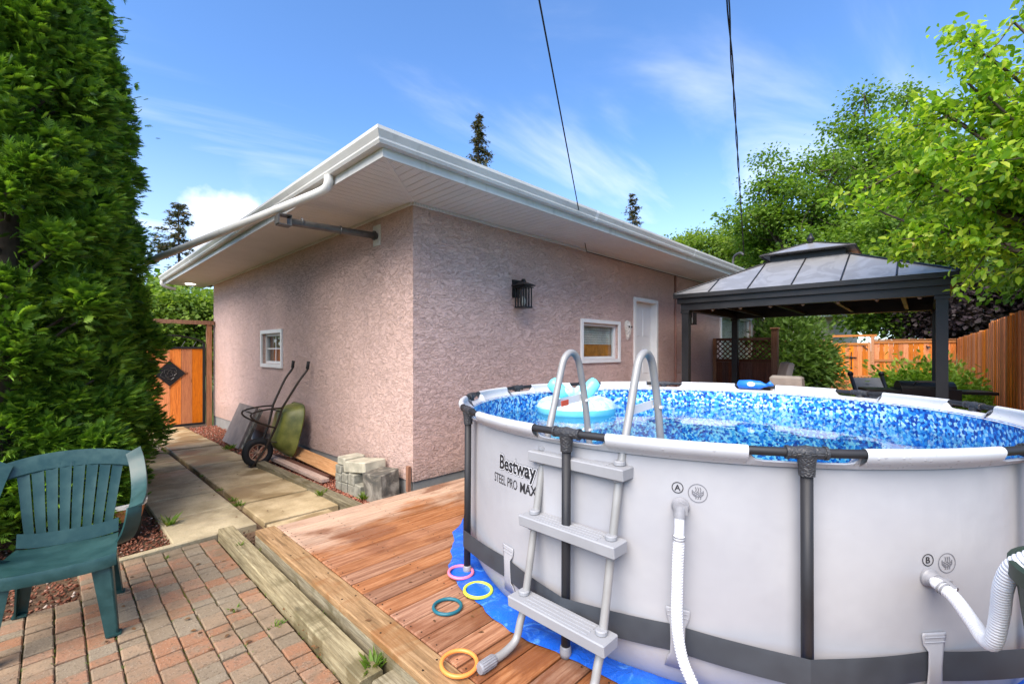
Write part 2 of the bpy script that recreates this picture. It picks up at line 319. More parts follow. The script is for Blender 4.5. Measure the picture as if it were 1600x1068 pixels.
    for nm, c in (('pink', (0.85, 0.20, 0.32)), ('lime', (0.56, 0.70, 0.06)), ('teal', (0.015, 0.12, 0.16)), ('orange', (0.82, 0.27, 0.06))):
        M['ring_' + nm] = simple('ring_' + nm, c, 0.35, var=0.04)
    t = NT('float_vinyl'); z = t.node('ShaderNodeSeparateXYZ', {0: t.tc.outputs['Object']}).outputs[2]
    M['float_aqua'] = simple('float_aqua', (0.20, 0.68, 0.82), 0.22, var=0.06)
    M['float_pale'] = t.done(t.mix(t.rngmap(t.noise(t.coords('Object', (1, 1, 1)), 14, 4, 0.6, 1.0), 0.42, 0.6), (0.36, 0.64, 0.70), (0.62, 0.72, 0.70)), 0.15)
    M['brush_blue'] = simple('brush_blue', (0.02, 0.17, 0.62), 0.35, var=0.1)
    M['label_white'] = simple('label_white', (0.74, 0.74, 0.74), 0.5, var=0.03)
    M['label_red'] = simple('label_red', (0.6, 0.09, 0.04), 0.5, var=0.03)
    t = NT('green_resin'); n = t.noise(t.coords('Object'), 7, 6, 0.65)
    M['green_resin'] = t.done(t.mix(t.rngmap(n, 0.35, 0.7), (0.010, 0.042, 0.041), (0.024, 0.074, 0.071)), t.rngmap(n, 0.3, 0.7, 0.30, 0.5), spec=0.45)
    # wheelbarrow
    t = NT('olive_tray'); n = t.noise(t.coords('Object'), 6, 6)
    M['olive_tray'] = t.done(t.mix(t.rngmap(n, 0.3, 0.72), (0.085, 0.095, 0.018), (0.20, 0.20, 0.045)), 0.42)
    M['brown_tube'] = simple('brown_tube', (0.04, 0.028, 0.02), 0.45, 0.3, var=0.3)
    M['rubber'] = simple('rubber', (0.012, 0.012, 0.012), 0.7, var=0.2)
    M['rusty_rim'] = simple('rusty_rim', (0.42, 0.26, 0.17), 0.6, 0.3, var=0.3, scale=20)
    M['slab_grey_brown'] = simple('slab_grey_brown', (0.23, 0.185, 0.165), 0.9, var=0.15, bump=0.4)
    M['terracotta'] = simple('terracotta', (0.45, 0.17, 0.06), 0.7)
    M['gazebo_metal'] = simple('gazebo_metal', (0.017, 0.017, 0.019), 0.42, 0.2, var=0.2, scale=3)
    t = NT('gazebo_roof'); n = t.noise(t.coords('Object'), 2.2, 5, 0.6, 1.5)
    M['gazebo_roof'] = t.done(t.mix(t.rngmap(n, 0.44, 0.56), (0.27, 0.27, 0.28), (0.34, 0.34, 0.35)), t.rngmap(n, 0.3, 0.7, 0.42, 0.3), 0.35, spec=0.5)
    M['bulb'] = simple('bulb', (0.30, 0.30, 0.28), 0.1)
    M['cushion'] = simple('cushion', (0.42, 0.37, 0.32), 0.9)
    M['grey_board'] = simple('grey_board', (0.19, 0.20, 0.21), 0.6)
    M['beige_wall'] = simple('beige_wall', (0.50, 0.42, 0.33), 0.9)
    M['bark'] = simple('bark', (0.075, 0.055, 0.042), 0.95, var=0.4, scale=8, bump=0.8, bscale=20)
    M['cable'] = simple('cable', (0.01, 0.01, 0.012), 0.6)
    t = NT('lamp_lit'); M['lamp_lit'] = t.done((0.8, 0.8, 0.8), 0.5); t.b.inputs['Emission Color'].default_value = (1, 0.93, 0.8, 1); t.b.inputs['Emission Strength'].default_value = 6
    def leaf(nm, cols, trans=0.35, rough=0.5):
        t = NT(nm)
        col = t.ramp(t.geo.outputs['Random Per Island'], [(i / max(1, len(cols) - 1), c) for i, c in enumerate(cols)])
        t.done(col, rough, spec=0.3)
        tl = t.node('ShaderNodeBsdfTranslucent', {'Color': t.mix(1.0, col, (1.5, 1.6, 0.7), 'MULTIPLY')})
        mx = t.node('ShaderNodeMixShader', {0: trans, 1: t.b.outputs[0], 2: tl.outputs[0]}); t.L.new(mx.outputs[0], t.out.inputs[0]); M[nm] = t.m
    leaf('cedar_leaf', [(0.028, 0.07, 0.008), (0.075, 0.165, 0.016), (0.145, 0.275, 0.026), (0.24, 0.38, 0.042)], 0.35)
    leaf('elm_leaf', [(0.06, 0.125, 0.014), (0.12, 0.21, 0.024), (0.20, 0.30, 0.04)], 0.45)
    leaf('pale_leaf', [(0.09, 0.16, 0.02), (0.17, 0.26, 0.035), (0.26, 0.34, 0.06)], 0.45)
    leaf('apple_leaf', [(0.08, 0.18, 0.014), (0.18, 0.33, 0.022), (0.32, 0.46, 0.032), (0.45, 0.52, 0.06)], 0.5, 0.4)
    leaf('purple_leaf', [(0.022, 0.014, 0.018), (0.045, 0.03, 0.035), (0.07, 0.055, 0.055)], 0.15)
    leaf('spruce_leaf', [(0.04, 0.055, 0.022), (0.08, 0.08, 0.035), (0.16, 0.115, 0.055)], 0.2)
    leaf('juniper_leaf', [(0.09, 0.18, 0.015), (0.18, 0.31, 0.03), (0.27, 0.40, 0.05)], 0.4)
    leaf('pine_leaf', [(0.05, 0.10, 0.02), (0.10, 0.18, 0.03), (0.16, 0.25, 0.055)], 0.35)
    leaf('weed_leaf', [(0.07, 0.14, 0.015), (0.14, 0.24, 0.03), (0.2, 0.2, 0.05)], 0.4)
    leaf('dry_leaf', [(0.08, 0.04, 0.02), (0.2, 0.1, 0.04)], 0.1)
    leaf('straw_leaf', [(0.35, 0.25, 0.10), (0.45, 0.33, 0.16)], 0.3)
    M['apple'] = simple('apple', (0.36, 0.34, 0.07), 0.35, var=0.3, scale=9)
mk_materials()

# ------------------------------------------------------------------ geometry helpers
def rotz(a): c, s = math.cos(a), math.sin(a); return np.array([[c, -s, 0], [s, c, 0], [0, 0, 1.0]])
class MB:
    def __init__(s): s.v = []; s.f = []; s.n = 0
    def add(s, v, f):
        v = np.asarray(v, float); s.v.append(v); s.f += [[i + s.n for i in q] for q in f]; s.n += len(v); return s
    def box(s, c, d, rot=None, taper=1.0):
        x, y, z = [k / 2 for k in d]
        v = np.array([[-x, -y, -z], [x, -y, -z], [x, y, -z], [-x, y, -z], [-x * taper, -y * taper, z], [x * taper, -y * taper, z], [x * taper, y * taper, z], [-x * taper, y * taper, z]])
        if rot is not None: v = v @ np.asarray(rot).T
        return s.add(v + np.asarray(c, float), [[0, 3, 2, 1], [4, 5, 6, 7], [0, 1, 5, 4], [1, 2, 6, 5], [2, 3, 7, 6], [3, 0, 4, 7]])
    def b2(s, lo, hi): lo = np.array(lo, float); hi = np.array(hi, float); return s.box((lo + hi) / 2, hi - lo)
    def rbox(s, c, d, r=0.004, rot=None):
        """box with chamfered upper edges"""
        x, y, z = [k / 2 for k in d]; q = []
        for (xx, yy, zz) in ((x, y, -z), (x, y, z - r), (x - r, y - r, z)):
            q += [[-xx, -yy, zz], [xx, -yy, zz], [xx, yy, zz], [-xx, yy, zz]]
        v = np.array(q)
        if rot is not None: v = v @ np.asarray(rot).T
        f = [[3, 2, 1, 0], [8, 9, 10, 11]]
        for k in (0, 4):
            for i in range(4): f.append([k + i, k + (i + 1) % 4, k + 4 + (i + 1) % 4, k + 4 + i])
        return s.add(v + np.asarray(c, float), f)
    def tube(s, p, r, n=10, caps=True, sq=1.0):
        p = np.asarray(p, float); r = np.broadcast_to(np.asarray(r, float), (len(p),))
        t = np.gradient(p, axis=0); t /= np.linalg.norm(t, axis=1)[:, None] + 1e-12
        a = np.array([0, 0, 1.0]) if abs(t[0][2]) < 0.9 else np.array([1.0, 0, 0])
        nn = np.cross(t[0], a); nn /= np.linalg.norm(nn); V = []
        for i in range(len(p)):
            nn = nn - t[i] * (nn @ t[i]); nn /= np.linalg.norm(nn); bb = np.cross(t[i], nn)
            th = np.arange(n) * 2 * np.pi / n
            V.append(p[i] + r[i] * (np.cos(th)[:, None] * nn + sq * np.sin(th)[:, None] * bb))
        f = []
        for i in range(len(p) - 1):
            for k in range(n): f.append([i * n + k, i * n + (k + 1) % n, (i + 1) * n + (k + 1) % n, (i + 1) * n + k])
        if caps: f.append(list(range(n))[::-1]); f.append([(len(p) - 1) * n + k for k in range(n)])
        return s.add(np.concatenate(V), f)
    def lathe(s, prof, c=(0, 0, 0), n=24, rot=None, caps=True):
        th = np.arange(n) * 2 * np.pi / n
        v = np.concatenate([np.stack([r * np.cos(th), r * np.sin(th), np.full(n, z)], 1) for r, z in prof])
        if rot is not None: v = v @ np.asarray(rot).T
        f = []
        for i in range(len(prof) - 1):
            for k in range(n): f.append([i * n + k, i * n + (k + 1) % n, (i + 1) * n + (k + 1) % n, (i + 1) * n + k])
        if caps: f.append(list(range(n))[::-1]); f.append([(len(prof) - 1) * n + k for k in range(n)])
        return s.add(v + np.asarray(c, float), f)
    def grid(s, P, closed=False):
        """P: (a,b,3) lattice"""
        P = np.asarray(P, float); a, b = P.shape[:2]; f = []
        for i in range(a - 1):
            for j in range(b if closed else b - 1): f.append([i * b + j, i * b + (j + 1) % b, (i + 1) * b + (j + 1) % b, (i + 1) * b + j])
        return s.add(P.reshape(-1, 3), f)
    def slab(s, P, nrm_off):
        """thick sheet from lattice P, offset by nrm_off (vector or lattice)"""
        P = np.asarray(P, float); a, b = P.shape[:2]; Q = P + np.asarray(nrm_off, float)
        v = np.concatenate([P.reshape(-1, 3), Q.reshape(-1, 3)]); o = a * b; f = []
        for i in range(a - 1):
            for j in range(b - 1):
                q = [i * b + j, i * b + j + 1, (i + 1) * b + j + 1, (i + 1) * b + j]; f.append(q[::-1]); f.append([k + o for k in q])
        for i in range(a - 1):
            for j in (0, b - 1):
                q = [i * b + j, (i + 1) * b + j, (i + 1) * b + j + o, i * b + j + o]; f.append(q if j else q[::-1])
        for j in range(b - 1):
            for i in (0, a - 1):
                q = [i * b + j, i * b + j + 1, i * b + j + 1 + o, i * b + j + o]; f.append(q if not i else q[::-1])
        return s.add(v, f)
    def prism(s, poly, z0, z1):
        n = len(poly); v = [[x, y, z0] for x, y in poly] + [[x, y, z1] for x, y in poly]
        ar = sum(poly[i][0] * poly[(i + 1) % n][1] - poly[(i + 1) % n][0] * poly[i][1] for i in range(n))
        f = [list(range(n))[::-1], [n + i for i in range(n)]] + [[i, (i + 1) % n, n + (i + 1) % n, n + i] for i in range(n)]
        if ar < 0: f = [q[::-1] for q in f]
        return s.add(v, f)
    def build(s, name, mat, parent=None, smooth=False, base=None):
        v = np.concatenate(s.v) if s.v else np.zeros((0, 3))
        o = np.array(base if base is not None else (wloc(parent) if parent is not None else (0, 0, 0)), float)
        me = bpy.data.meshes.new(name); me.from_pydata((v - o).tolist(), [], s.f); me.update()
        if smooth is True: me.shade_smooth()
        elif smooth:
            me.shade_smooth(); bm = bmesh.new(); bm.from_mesh(me)
            for e in bm.edges:
                if len(e.link_faces) == 2 and e.calc_face_angle(0) > R(smooth): e.smooth = False
            bm.to_mesh(me); bm.free()
        if mat: me.materials.append(M[mat] if isinstance(mat, str) else mat)
        ob = bpy.data.objects.new(name, me); COL.objects.link(ob)
        if parent is not None: ob.parent = parent
        if base is not None: ob.location = Vector(base) - (Vector(wloc(parent)) if parent is not None else Vector())
        return ob
def wloc(o):
    l = Vector(o.location)
    while o.parent: o = o.parent; l = l + Vector(o.location)
    return tuple(l)
def tag(o, label=None, cat=None, group=None, kind=None):
    for k, v in (('label', label), ('category', cat), ('group', group), ('kind', kind)):
        if v: o[k] = v
    return o
def thing(name, label, cat, loc=(0, 0, 0), group=None, rz=0):
    o = bpy.data.objects.new(name, None); COL.objects.link(o); o.location = loc; o.rotation_euler = (0, 0, rz)
    o.empty_display_size = 0.1
    return tag(o, label, cat, group)
def part(name, mesh, parent, loc=(0, 0, 0), rot=(0, 0, 0), label=None):
    o = bpy.data.objects.new(name, mesh); COL.objects.link(o); o.parent = parent; o.location = loc; o.rotation_euler = rot
    if label: o['label'] = label
    return o
def copy_tree(o, parent=None):
    c = o.copy(); COL.objects.link(c)
    if parent is not None: c.parent = parent
    for ch in list(o.children): copy_tree(ch, c)
    return c
def bez(pts, n=24):
    """smooth curve through points (Catmull-Rom)"""
    p = np.asarray(pts, float); p = np.vstack([2 * p[0] - p[1], p, 2 * p[-1] - p[-2]]); out = []
    k = len(p) - 3; per = max(2, n // k)
    for i in range(k):
        a, b, c, d = p[i:i + 4]
        for t in np.linspace(0, 1, per, endpoint=False):
            out.append(0.5 * (2 * b + (c - a) * t + (2 * a - 5 * b + 4 * c - d) * t * t + (3 * b - a - 3 * c + d) * t ** 3))
    out.append(p[-2]); return np.array(out)

def fastmesh(name, V, F, mat, parent=None, smooth=False):
    """V (n,3), F (m,k) arrays"""
    me = bpy.data.meshes.new(name); k = F.shape[1]
    o = np.array(wloc(parent) if parent is not None else (0, 0, 0)); V = V - o
    me.vertices.add(len(V)); me.vertices.foreach_set('co', V.astype(np.float32).ravel())
    me.loops.add(F.size); me.loops.foreach_set('vertex_index', F.astype(np.int32).ravel())
    me.polygons.add(len(F)); me.polygons.foreach_set('loop_start', np.arange(0, F.size, k, dtype=np.int32))
    me.polygons.foreach_set('loop_total', np.full(len(F), k, dtype=np.int32))
    me.update(); me.validate()
    if smooth: me.shade_smooth()
    me.materials.append(M[mat]); ob = bpy.data.objects.new(name, me); COL.objects.link(ob)
    if parent is not None: ob.parent = parent
    return ob
def unit(a): return a / (np.linalg.norm(a, axis=-1, keepdims=True) + 1e-9)
T_LEAF = (np.array([[0, 0, 0], [0.22, 0.25, 0.07], [0.24, 0.6, 0.05], [0, 1.0, -0.14], [-0.24, 0.6, 0.05], [-0.22, 0.25, 0.07], [0, 0.45, -0.03]]), np.array([[0, 1, 6], [1, 2, 6], [2, 3, 6], [3, 4, 6], [4, 5, 6], [5, 0, 6]]))
T_CARD = (np.array([[0, 0, 0], [0.42, 0.45, 0.08], [0, 1.0, -0.12], [-0.42, 0.45, 0.08]]), np.array([[0, 1, 2], [0, 2, 3]]))
def _spray():
    """flat serrated frond: pointed side shoots off a drooping axis"""
    ys = [0, .19, .37, .54, .70]; v = [[0, y, -.12 * y * y] for y in ys]; f = []
    for k in range(4):
        L = (.40, .46, .40, .30)[k]
        for s in (-1, 1):
            i = len(v); y = ys[k] + (.05 if s > 0 else 0)
            v.append([s * (L * .74), y + L * .70 + .05, -.12 * (y + .5 * L) ** 2 - .05]); v.append([s * L * .22, y + L * .42 + .06, .035 - .12 * y * y])
            q = [[k, i, i + 1], [k, i + 1, k + 1]]; f += q if s > 0 else [t[::-1] for t in q]
    i = len(v); v += [[-.055, .76, -.07], [.055, .76, -.07], [0, 1.08, -.2]]; f += [[4, i + 1, i + 2], [4, i + 2, i]]
    return np.array(v), np.array(f)
T_SPRAY = _spray()
T_NEEDLE = (np.array([[0.0, 0, 0], [0.12, 0.4, 0.02], [0, 1, -0.05], [-0.12, 0.4, 0.02], [0.45, 0.62, 0.1], [-0.45, 0.62, 0.1]]), np.array([[0, 1, 2], [0, 2, 3], [0, 4, 1], [0, 3, 5]]))
def foliage(name, mat, parent, P, D, size, tmpl, roll=0.6, up=(0, 0, 1)):
    """leaf-sized faces at P, growing along D; face turned towards `up` with random roll"""
    tv, tf = tmpl; n = len(P); D = unit(D)
    U = np.asarray(up, float) + rng.normal(0, roll, (n, 3))
    X = unit(np.cross(D, U)); Z = np.cross(X, D)
    sz = (size * rng.uniform(0.65, 1.3, n))[:, None, None] if np.isscalar(size) else np.asarray(size)[:, None, None]
    V = (tv[None, :, 0:1] * X[:, None] + tv[None, :, 1:2] * D[:, None] + tv[None, :, 2:3] * Z[:, None]) * sz + P[:, None]
    F = (tf[None] + (np.arange(n) * len(tv))[:, None, None]).reshape(-1, 3)
    return fastmesh(name, V.reshape(-1, 3), F, mat, parent)
def rand_dirs(n): return unit(rng.normal(0, 1, (n, 3)))

# ------------------------------------------------------------------ ground and sky-wide setting
def struct(name, mb, mat, smooth=False, parent=None): return tag(mb.build(name, mat, parent, smooth), kind='structure')
g = MB().add([[-1500, -1500, -0.42], [1500, -1500, -0.42], [1500, 1500, -0.42], [-1500, 1500, -0.42]], [[0, 1, 2, 3]])
struct('ground', g, 'lawn')
# soil bed: gently falls from the deck towards the gate
def gz(y): return -0.155 - 0.016 * max(0.0, y)
b = MB(); P = np.array([[[x, y, gz(y) - 0.055] for x in (-9, -1.56, -0.3, 0.0)] for y in (-9, 0.0, 3, 6, 9.5, 16)])
b.grid(P[:, ::-1]); struct('garden_bed', b, 'soil')

# brick patio: rows of cobble pavers of three lengths
patio = tag(MB().b2((-2.54, -5.0, -0.30), (-1.71, 0.36, -0.172)).b2((-3.9, -5.0, -0.30), (-2.541, -0.10, -0.172)).build('patio', 'joint_sand', None), kind='structure')
pm = {}
def paver_mesh(l):
    if l not in pm:
        o = MB().rbox((0, 0, -0.03), (0.1125, l - 0.0075, 0.06), 0.006).build('paving_stone', 'paver'); pm[l] = o.data; bpy.data.objects.remove(o)
    return pm[l]
rest = MB(); PV = []
for i in range(17):
    x = -1.773 - 0.1195 * i; y = 0.36 if x > -2.5 else -0.10
    y -= random.uniform(0, 0.02)
    while y > -4.2:
        l = random.choice((0.12, 0.12, 0.08, 0.12, 0.075, 0.155)); PV.append((x, y - l / 2, l)); y -= l
PV.sort(key=lambda q: (q[0] + 2.15) ** 2 * (0.5 if q[0] > -3.1 else 3) + (q[1] + 1.05) ** 2 * (0.75 if q[1] > -2.35 else 4))
for k, (x, yc, l) in enumerate(PV):
    z = -0.152 + random.uniform(-0.006, 0.004)
    if k < 298: part('paving_stone', paver_mesh(l), patio, (x + random.uniform(-.002, .002), yc, z), (random.uniform(-.025, .025), random.uniform(-.025, .025), random.uniform(-.02, .02)))
    else: rest.rbox((x, yc, z - 0.03), (0.110, l - 0.009, 0.06), 0.007)
tag(rest.build('paving_stones', 'paver', patio), kind='stuff')
kerb = MB().rbox((-2.12, 0.405, -0.19), (0.86, 0.055, 0.11), 0.008, rotz(R(4))).build('concrete_kerb', 'slab_rough'); tag(kerb, kind='structure')

# concrete walk: two strips of slabs
walk = tag(MB().b2((-2.15, 0.30, -0.40), (-0.60, 8.3, -0.335)).build('path', 'soil', None), kind='structure')
tilt = math.atan(0.016)
def slab(x0, x1, y0, y1, mat, dz=0):
    ym = (y0 + y1) / 2; m = MB().rbox((0, 0, -0.05), (x1 - x0 - 0.022, y1 - y0 - 0.042, 0.10), 0.009)
    # uneven edges
    o = m.build('paving_slab', mat); o.parent = walk; o.location = ((x0 + x1) / 2, ym, gz(ym) + 0.012 + dz); o.rotation_euler = (-tilt + random.uniform(-.006, .006), random.uniform(-.006, .006), random.uniform(-.006, .006))
    return o
ys = [0.42, 1.20, 1.88, 2.72, 3.5, 4.35, 5.15, 5.95, 6.75, 7.5, 8.28]
for i in range(len(ys) - 1): slab(-1.315, -0.60, ys[i], ys[i + 1], 'slab_smooth', random.uniform(-.006, .006))
slab(-1.315, -0.72, 0.05, 0.42, 'slab_smooth', -0.01)
ys = [0.44, 1.19, 1.95, 2.66, 3.45, 4.2, 5.0, 5.75, 6.5, 7.25, 8.28]
for i in range(len(ys) - 1): slab(-2.0, -1.36, ys[i], ys[i + 1], 'slab_rough', random.uniform(0, .01))

# red lava rock strip and mulch
def rocks(name, n, fx, size, mat='lava_rock'):
    P = np.array([fx() for _ in range(n)])
    tv = np.array([[1, 0, 0], [-1, 0, 0], [0, 1, 0], [0, -1, 0], [0, 0, 1], [0, 0, -1.0]]); tf = np.array([[0, 2, 4], [2, 1, 4], [1, 3, 4], [3, 0, 4], [2, 0, 5], [1, 2, 5], [3, 1, 5], [0, 3, 5]])
    a = rng.uniform(0, 6.28, n); s = size * rng.uniform(0.5, 1.3, (n, 1, 3)) * np.array([1, 1, 0.7])
    v = tv[None] * s + rng.normal(0, size * 0.18, (n, 6, 3)); c, q = np.cos(a)[:, None], np.sin(a)[:, None]
    v = np.stack([v[..., 0] * c - v[..., 1] * q, v[..., 0] * q + v[..., 1] * c, v[..., 2]], -1) + P[:, None]
    F = (tf[None] + (np.arange(n) * 6)[:, None, None]).reshape(-1, 3)
    return tag(fastmesh(name, v.reshape(-1, 3), F, mat), kind='stuff')
def fx():
    y = random.uniform(0.03, 8.2) if random.random() < .55 else random.uniform(0.03, 2.4)
    x = random.uniform(-0.60 if y > 3.0 else -0.47, -0.02)
    if y > 3: x = random.uniform(-0.62 - 0.25 * (random.random() < .3), -0.02)
    return (x, y, gz(y) - 0.04 + random.uniform(0, 0.03))
rocks('lava_gravel', 7000, fx, 0.016)
rocks('mulch_gravel', 2600, lambda: (lambda x: (x, random.uniform(0.44 if x > -2.56 else -.09, 1.5), gz(0.5) - 0.035 + random.uniform(0, .03)))(random.uniform(-3.5, -1.96)), 0.014, 'mulch')
rocks('chip_gravel', 1800, lambda: (random.uniform(-1.58, -1.3) if random.random() < .35 else random.uniform(-1.60, -1.545), random.uniform(-2.6, 0.42), -0.195 + random.uniform(0, .025)), 0.012, 'soil')

# ------------------------------------------------------------------ deck
deck = thing('deck', 'low stained plank deck with wet patches under the round pool', 'deck', (-1.55, -0.14, 0))
b = MB().b2((-1.50, -5.6, -0.10), (8.6, -0.2, -0.045)); b.build('joists', 'brown_fence', deck)
pl = MB().rbox((0, 0, -0.019), (1, 0.1405, 0.038), 0.004)
y = -0.147; i = 0
plm = {}
def plank(x0, x1, yc):
    key = round(x1 - x0, 2)
    if key not in plm:
        o = MB().rbox((0, 0, -0.019), (key - 0.004, 0.1375, 0.038), 0.006).build('deck_board', 'deck_wood'); plm[key] = o.data; bpy.data.objects.remove(o)
    part('deck_board', plm[key], deck, (Vector(((x0 + x1) / 2, yc, random.uniform(-.0015, .0015))) - deck.location), (0, 0, random.uniform(-.0006, .0006)))
while y > -5.5:
    yc = y - 0.0705
    s = [3.0, 1.8, 4.2][i % 3]
    if yc > -0.3: plank(-1.40 + 0.0, s, yc)
    else: plank(-1.40, s, yc)
    plank(s, 8.6, yc)
    y -= 0.1465; i += 1
b = MB().rbox((-1.475, -2.83, -0.019), (0.142, 5.42, 0.038), 0.005); b.build('edge_board', 'deck_edge', deck)
b = MB().b2((-1.55, -5.55, -0.19), (-1.512, -0.13, -0.040)); b.build('fascia_board', 'old_timber', deck)
sc_ = MB(); yy_ = -0.147
while yy_ > -3.4:
    for xx_ in (-1.372, -1.0, -.6, -.2, .2):
        for dy_ in (.035, .105): sc_.lathe([(.0045, 0), (.0045, .0012)], (xx_ + random.uniform(-.006, .006), yy_ - dy_ + random.uniform(-.006, .006), .0008), 6)
    yy_ -= .1465
for yy_ in np.arange(-.4, -3.4, -.4):
    for dx_ in (-.04, .04): sc_.lathe([(.0055, 0), (.0055, .0012)], (-1.475 + dx_ + random.uniform(-.005, .005), yy_ + random.uniform(-.02, .02), .0008), 6)
tag(sc_.build('screw_heads', 'brown_tube', deck), kind='stuff')
# landscape timbers
def timber(x, y0, y1, z, name, label, w=0.11, h=0.11, rz=0.0):
    n = 14; yy = np.linspace(y0, y1, n); P = []
    for k in range(n):
        q = []
        for a in range(8):
            t = (a + 0.5) * math.pi / 4; cx = math.copysign(abs(math.cos(t)) ** 0.12, math.cos(t)); cz = math.copysign(abs(math.sin(t)) ** 0.12, math.sin(t))
            q.append((x + math.tan(rz) * (yy[k] - y0) + cx * w / 2 + random.uniform(-.0015, .0015), yy[k], z - h / 2 + cz * h / 2 + random.uniform(-.0015, .0015)))
        P.append(q)
    b = MB().grid(np.array(P), closed=True); b.add(P[0], [list(range(8))]); b.add(P[-1], [list(range(8))[::-1]])
    return tag(b.build(name, 'old_timber', None, 25, base=(x, (y0 + y1) / 2, z - h)), label, 'timber', 'landscape timbers')
timber(-1.645, 0.33, -2.17, -0.07, 'landscape_timber', 'weathered square timber edging the brick patio beside the deck', 0.115)
timber(-1.60, -2.20, -4.6, -0.075, 'landscape_timber', 'second timber end showing at bottom of frame past grass tuft', 0.125)
timber(-0.53, 0.17, 3.0, -0.115, 'landscape_timber', 'rounded weathered timber between concrete slabs and red gravel', 0.11, rz=R(-2.4))

# ------------------------------------------------------------------ house
HX, HY, ZS = 12.4, 8.43, 3.0
house = thing('house', 'low pink stucco house with wide white eaves', 'house', (0, 0, 0))
def wall_with_holes(name, axis, length, holes, zbot0, zbot1, parent, mat, thick=0.16):
    """wall in plane x=0 (axis 'y') or y=0 (axis 'x'); holes = (a0,a1,z0,z1)"""
    as_ = sorted({0.0, length, *[h[0] for h in holes], *[h[1] for h in holes]})
    zs = sorted({ZS - 0.004, *[h[2] for h in holes], *[h[3] for h in holes]})
    zs = [None] + zs; b = MB()
    def pt(a, z, d): return (a, d, z) if axis == 'x' else (d, a, z)
    for i in range(len(as_) - 1):
        a0, a1 = as_[i], as_[i + 1]
        for j in range(len(zs) - 1):
            z0 = (zbot0 + (zbot1 - zbot0) * a0 / length) if zs[j] is None else zs[j]
            z0b = (zbot0 + (zbot1 - zbot0) * a1 / length) if zs[j] is None else zs[j]
            z1 = zs[j + 1]; am, zm = (a0 + a1) / 2, (max(z0, z0b) + z1) / 2
            if any(h[0] < am < h[1] and h[2] < zm < h[3] for h in holes): continue
            q = [pt(a0, z0, 0), pt(a1, z0b, 0), pt(a1, z1, 0), pt(a0, z1, 0)]
            b.add(q, [[0, 1, 2, 3] if axis == 'x' else [3, 2, 1, 0]])
    for h in holes:
        c = [(h[0], h[2]), (h[1], h[2]), (h[1], h[3]), (h[0], h[3])]
        for k in range(4):
            (a0, z0), (a1, z1) = c[k], c[(k + 1) % 4]
            b.add([pt(a0, z0, 0), pt(a1, z1, 0), pt(a1, z1, thick), pt(a0, z0, thick)], [[0, 1, 2, 3]])
    return b.build(name, mat, parent)
wall_with_holes('wall', 'x', HX, [(3.06, 4.09, 1.29, 1.87), (4.66, 5.48, 0.10, 2.36), (8.9, 11.2, 0.95, 2.30)], 0.035, 0.035, house, 'stucco')
wall_with_holes('wall', 'y', HY, [(3.90, 4.86, 1.20, 1.73)], 0.035, -0.105, house, 'stucco')
b = MB().b2((HX - 0.01, 0.0, -0.4), (HX, HY, ZS)); b.b2((0, HY - 0.01, -0.4), (HX, HY, ZS)); b.build('rear_walls', 'stucco', house)
b = MB(); b.b2((0.018, 0.018, -0.6), (HX - 0.02, 0.2, 0.12)); b.b2((0.018, 0.2, -0.6), (0.2, HY - 0.02, 0.12)); b.build('foundation', 'foundation', house)
b = MB().b2((0.30, 0.30, 0.0), (HX - 0.3, HY - 0.3, ZS - 0.05)); b.build('interior', 'dark_room', house)
# soffit panels: ribbed vinyl, mitred at the corner
OV = 0.80
def soffit_panel(axis, a0, a1, a_min, a_max):
    b = MB(); k = a0
    while k < a1 - 1e-6:
        k1 = min(k + 0.1, a1); s0, s1 = k + 0.003, k1 - 0.003
        def inner(a): return max(-OV + 0.002, min(-0.002, a)) if a < 0 else -0.002
        i0, i1 = inner(s0), inner(s1)
        poly = [(s0, -OV), (s1, -OV), (s1, i1)] + ([(0.0, -0.002)] if False else []) + [(s0, i0)]
        if axis == 'y': poly = [(q, p) for p, q in poly]
        b.prism(poly, ZS + (0.0 if int(round(k / 0.1)) % 1 == 0 else 0.003), ZS + 0.012); k = k1
    b.build('soffit_panel', 'vinyl_soffit', house)
def soffit(axis, a0, a1):
    k = a0
    while k < a1 - 1e-6: soffit_panel(axis, k, min(k + 0.4, a1), a0, a1); k += 0.4
soffit('x', -OV, HX + 0.8); soffit('y', -OV, HY + 0.8)
MB().b2((-OV, -OV, ZS + 0.013), (HX + 0.8, 0.1, ZS + 0.02)).b2((-OV, 0.11, ZS + 0.013), (0.1, HY + 0.8, ZS + 0.02)).build('soffit_backing', 'brown_fence', house)
# J-trim along walls and mitre strip
b = MB().b2((-0.012, -0.03, ZS - 0.03), (HX, -0.004, ZS - 0.002)); b.b2((-0.03, 0.0, ZS - 0.03), (-0.004, HY, ZS - 0.002)); b.build('soffit_trim', 'vinyl_soffit', house)
b = MB().box((-0.4, -0.4, ZS - 0.003), (1.10, 0.035, 0.006), rotz(R(45))); b.build('mitre_strip', 'vinyl_soffit', house)
def eave(name, prof, mat, closed_ends=True, y1=HY + 0.86, x1=HX + 0.86):
    P = np.array([[(-(OV + d), y1, z) for d, z in prof], [(-(OV + d), -(OV + d), z) for d, z in prof], [(x1, -(OV + d), z) for d, z in prof]])
    b = MB().grid(P, closed=True); n = len(prof); b.add(P[0], [list(range(n))]); b.add(P[2], [list(range(n))[::-1]])
    return b.build(name, mat, house)
eave('fascia', [(0.0, ZS - 0.012), (0.022, ZS - 0.012), (0.022, ZS + 0.19), (0.0, ZS + 0.19)], 'white_metal')
eave('gutter', [(0.024, ZS + 0.062), (0.085, ZS + 0.062), (0.098, ZS + 0.085), (0.098, ZS + 0.10), (0.125, ZS + 0.150), (0.125, ZS + 0.178), (0.118, ZS + 0.178), (0.118, ZS + 0.165), (0.024, ZS + 0.165)], 'white_metal')
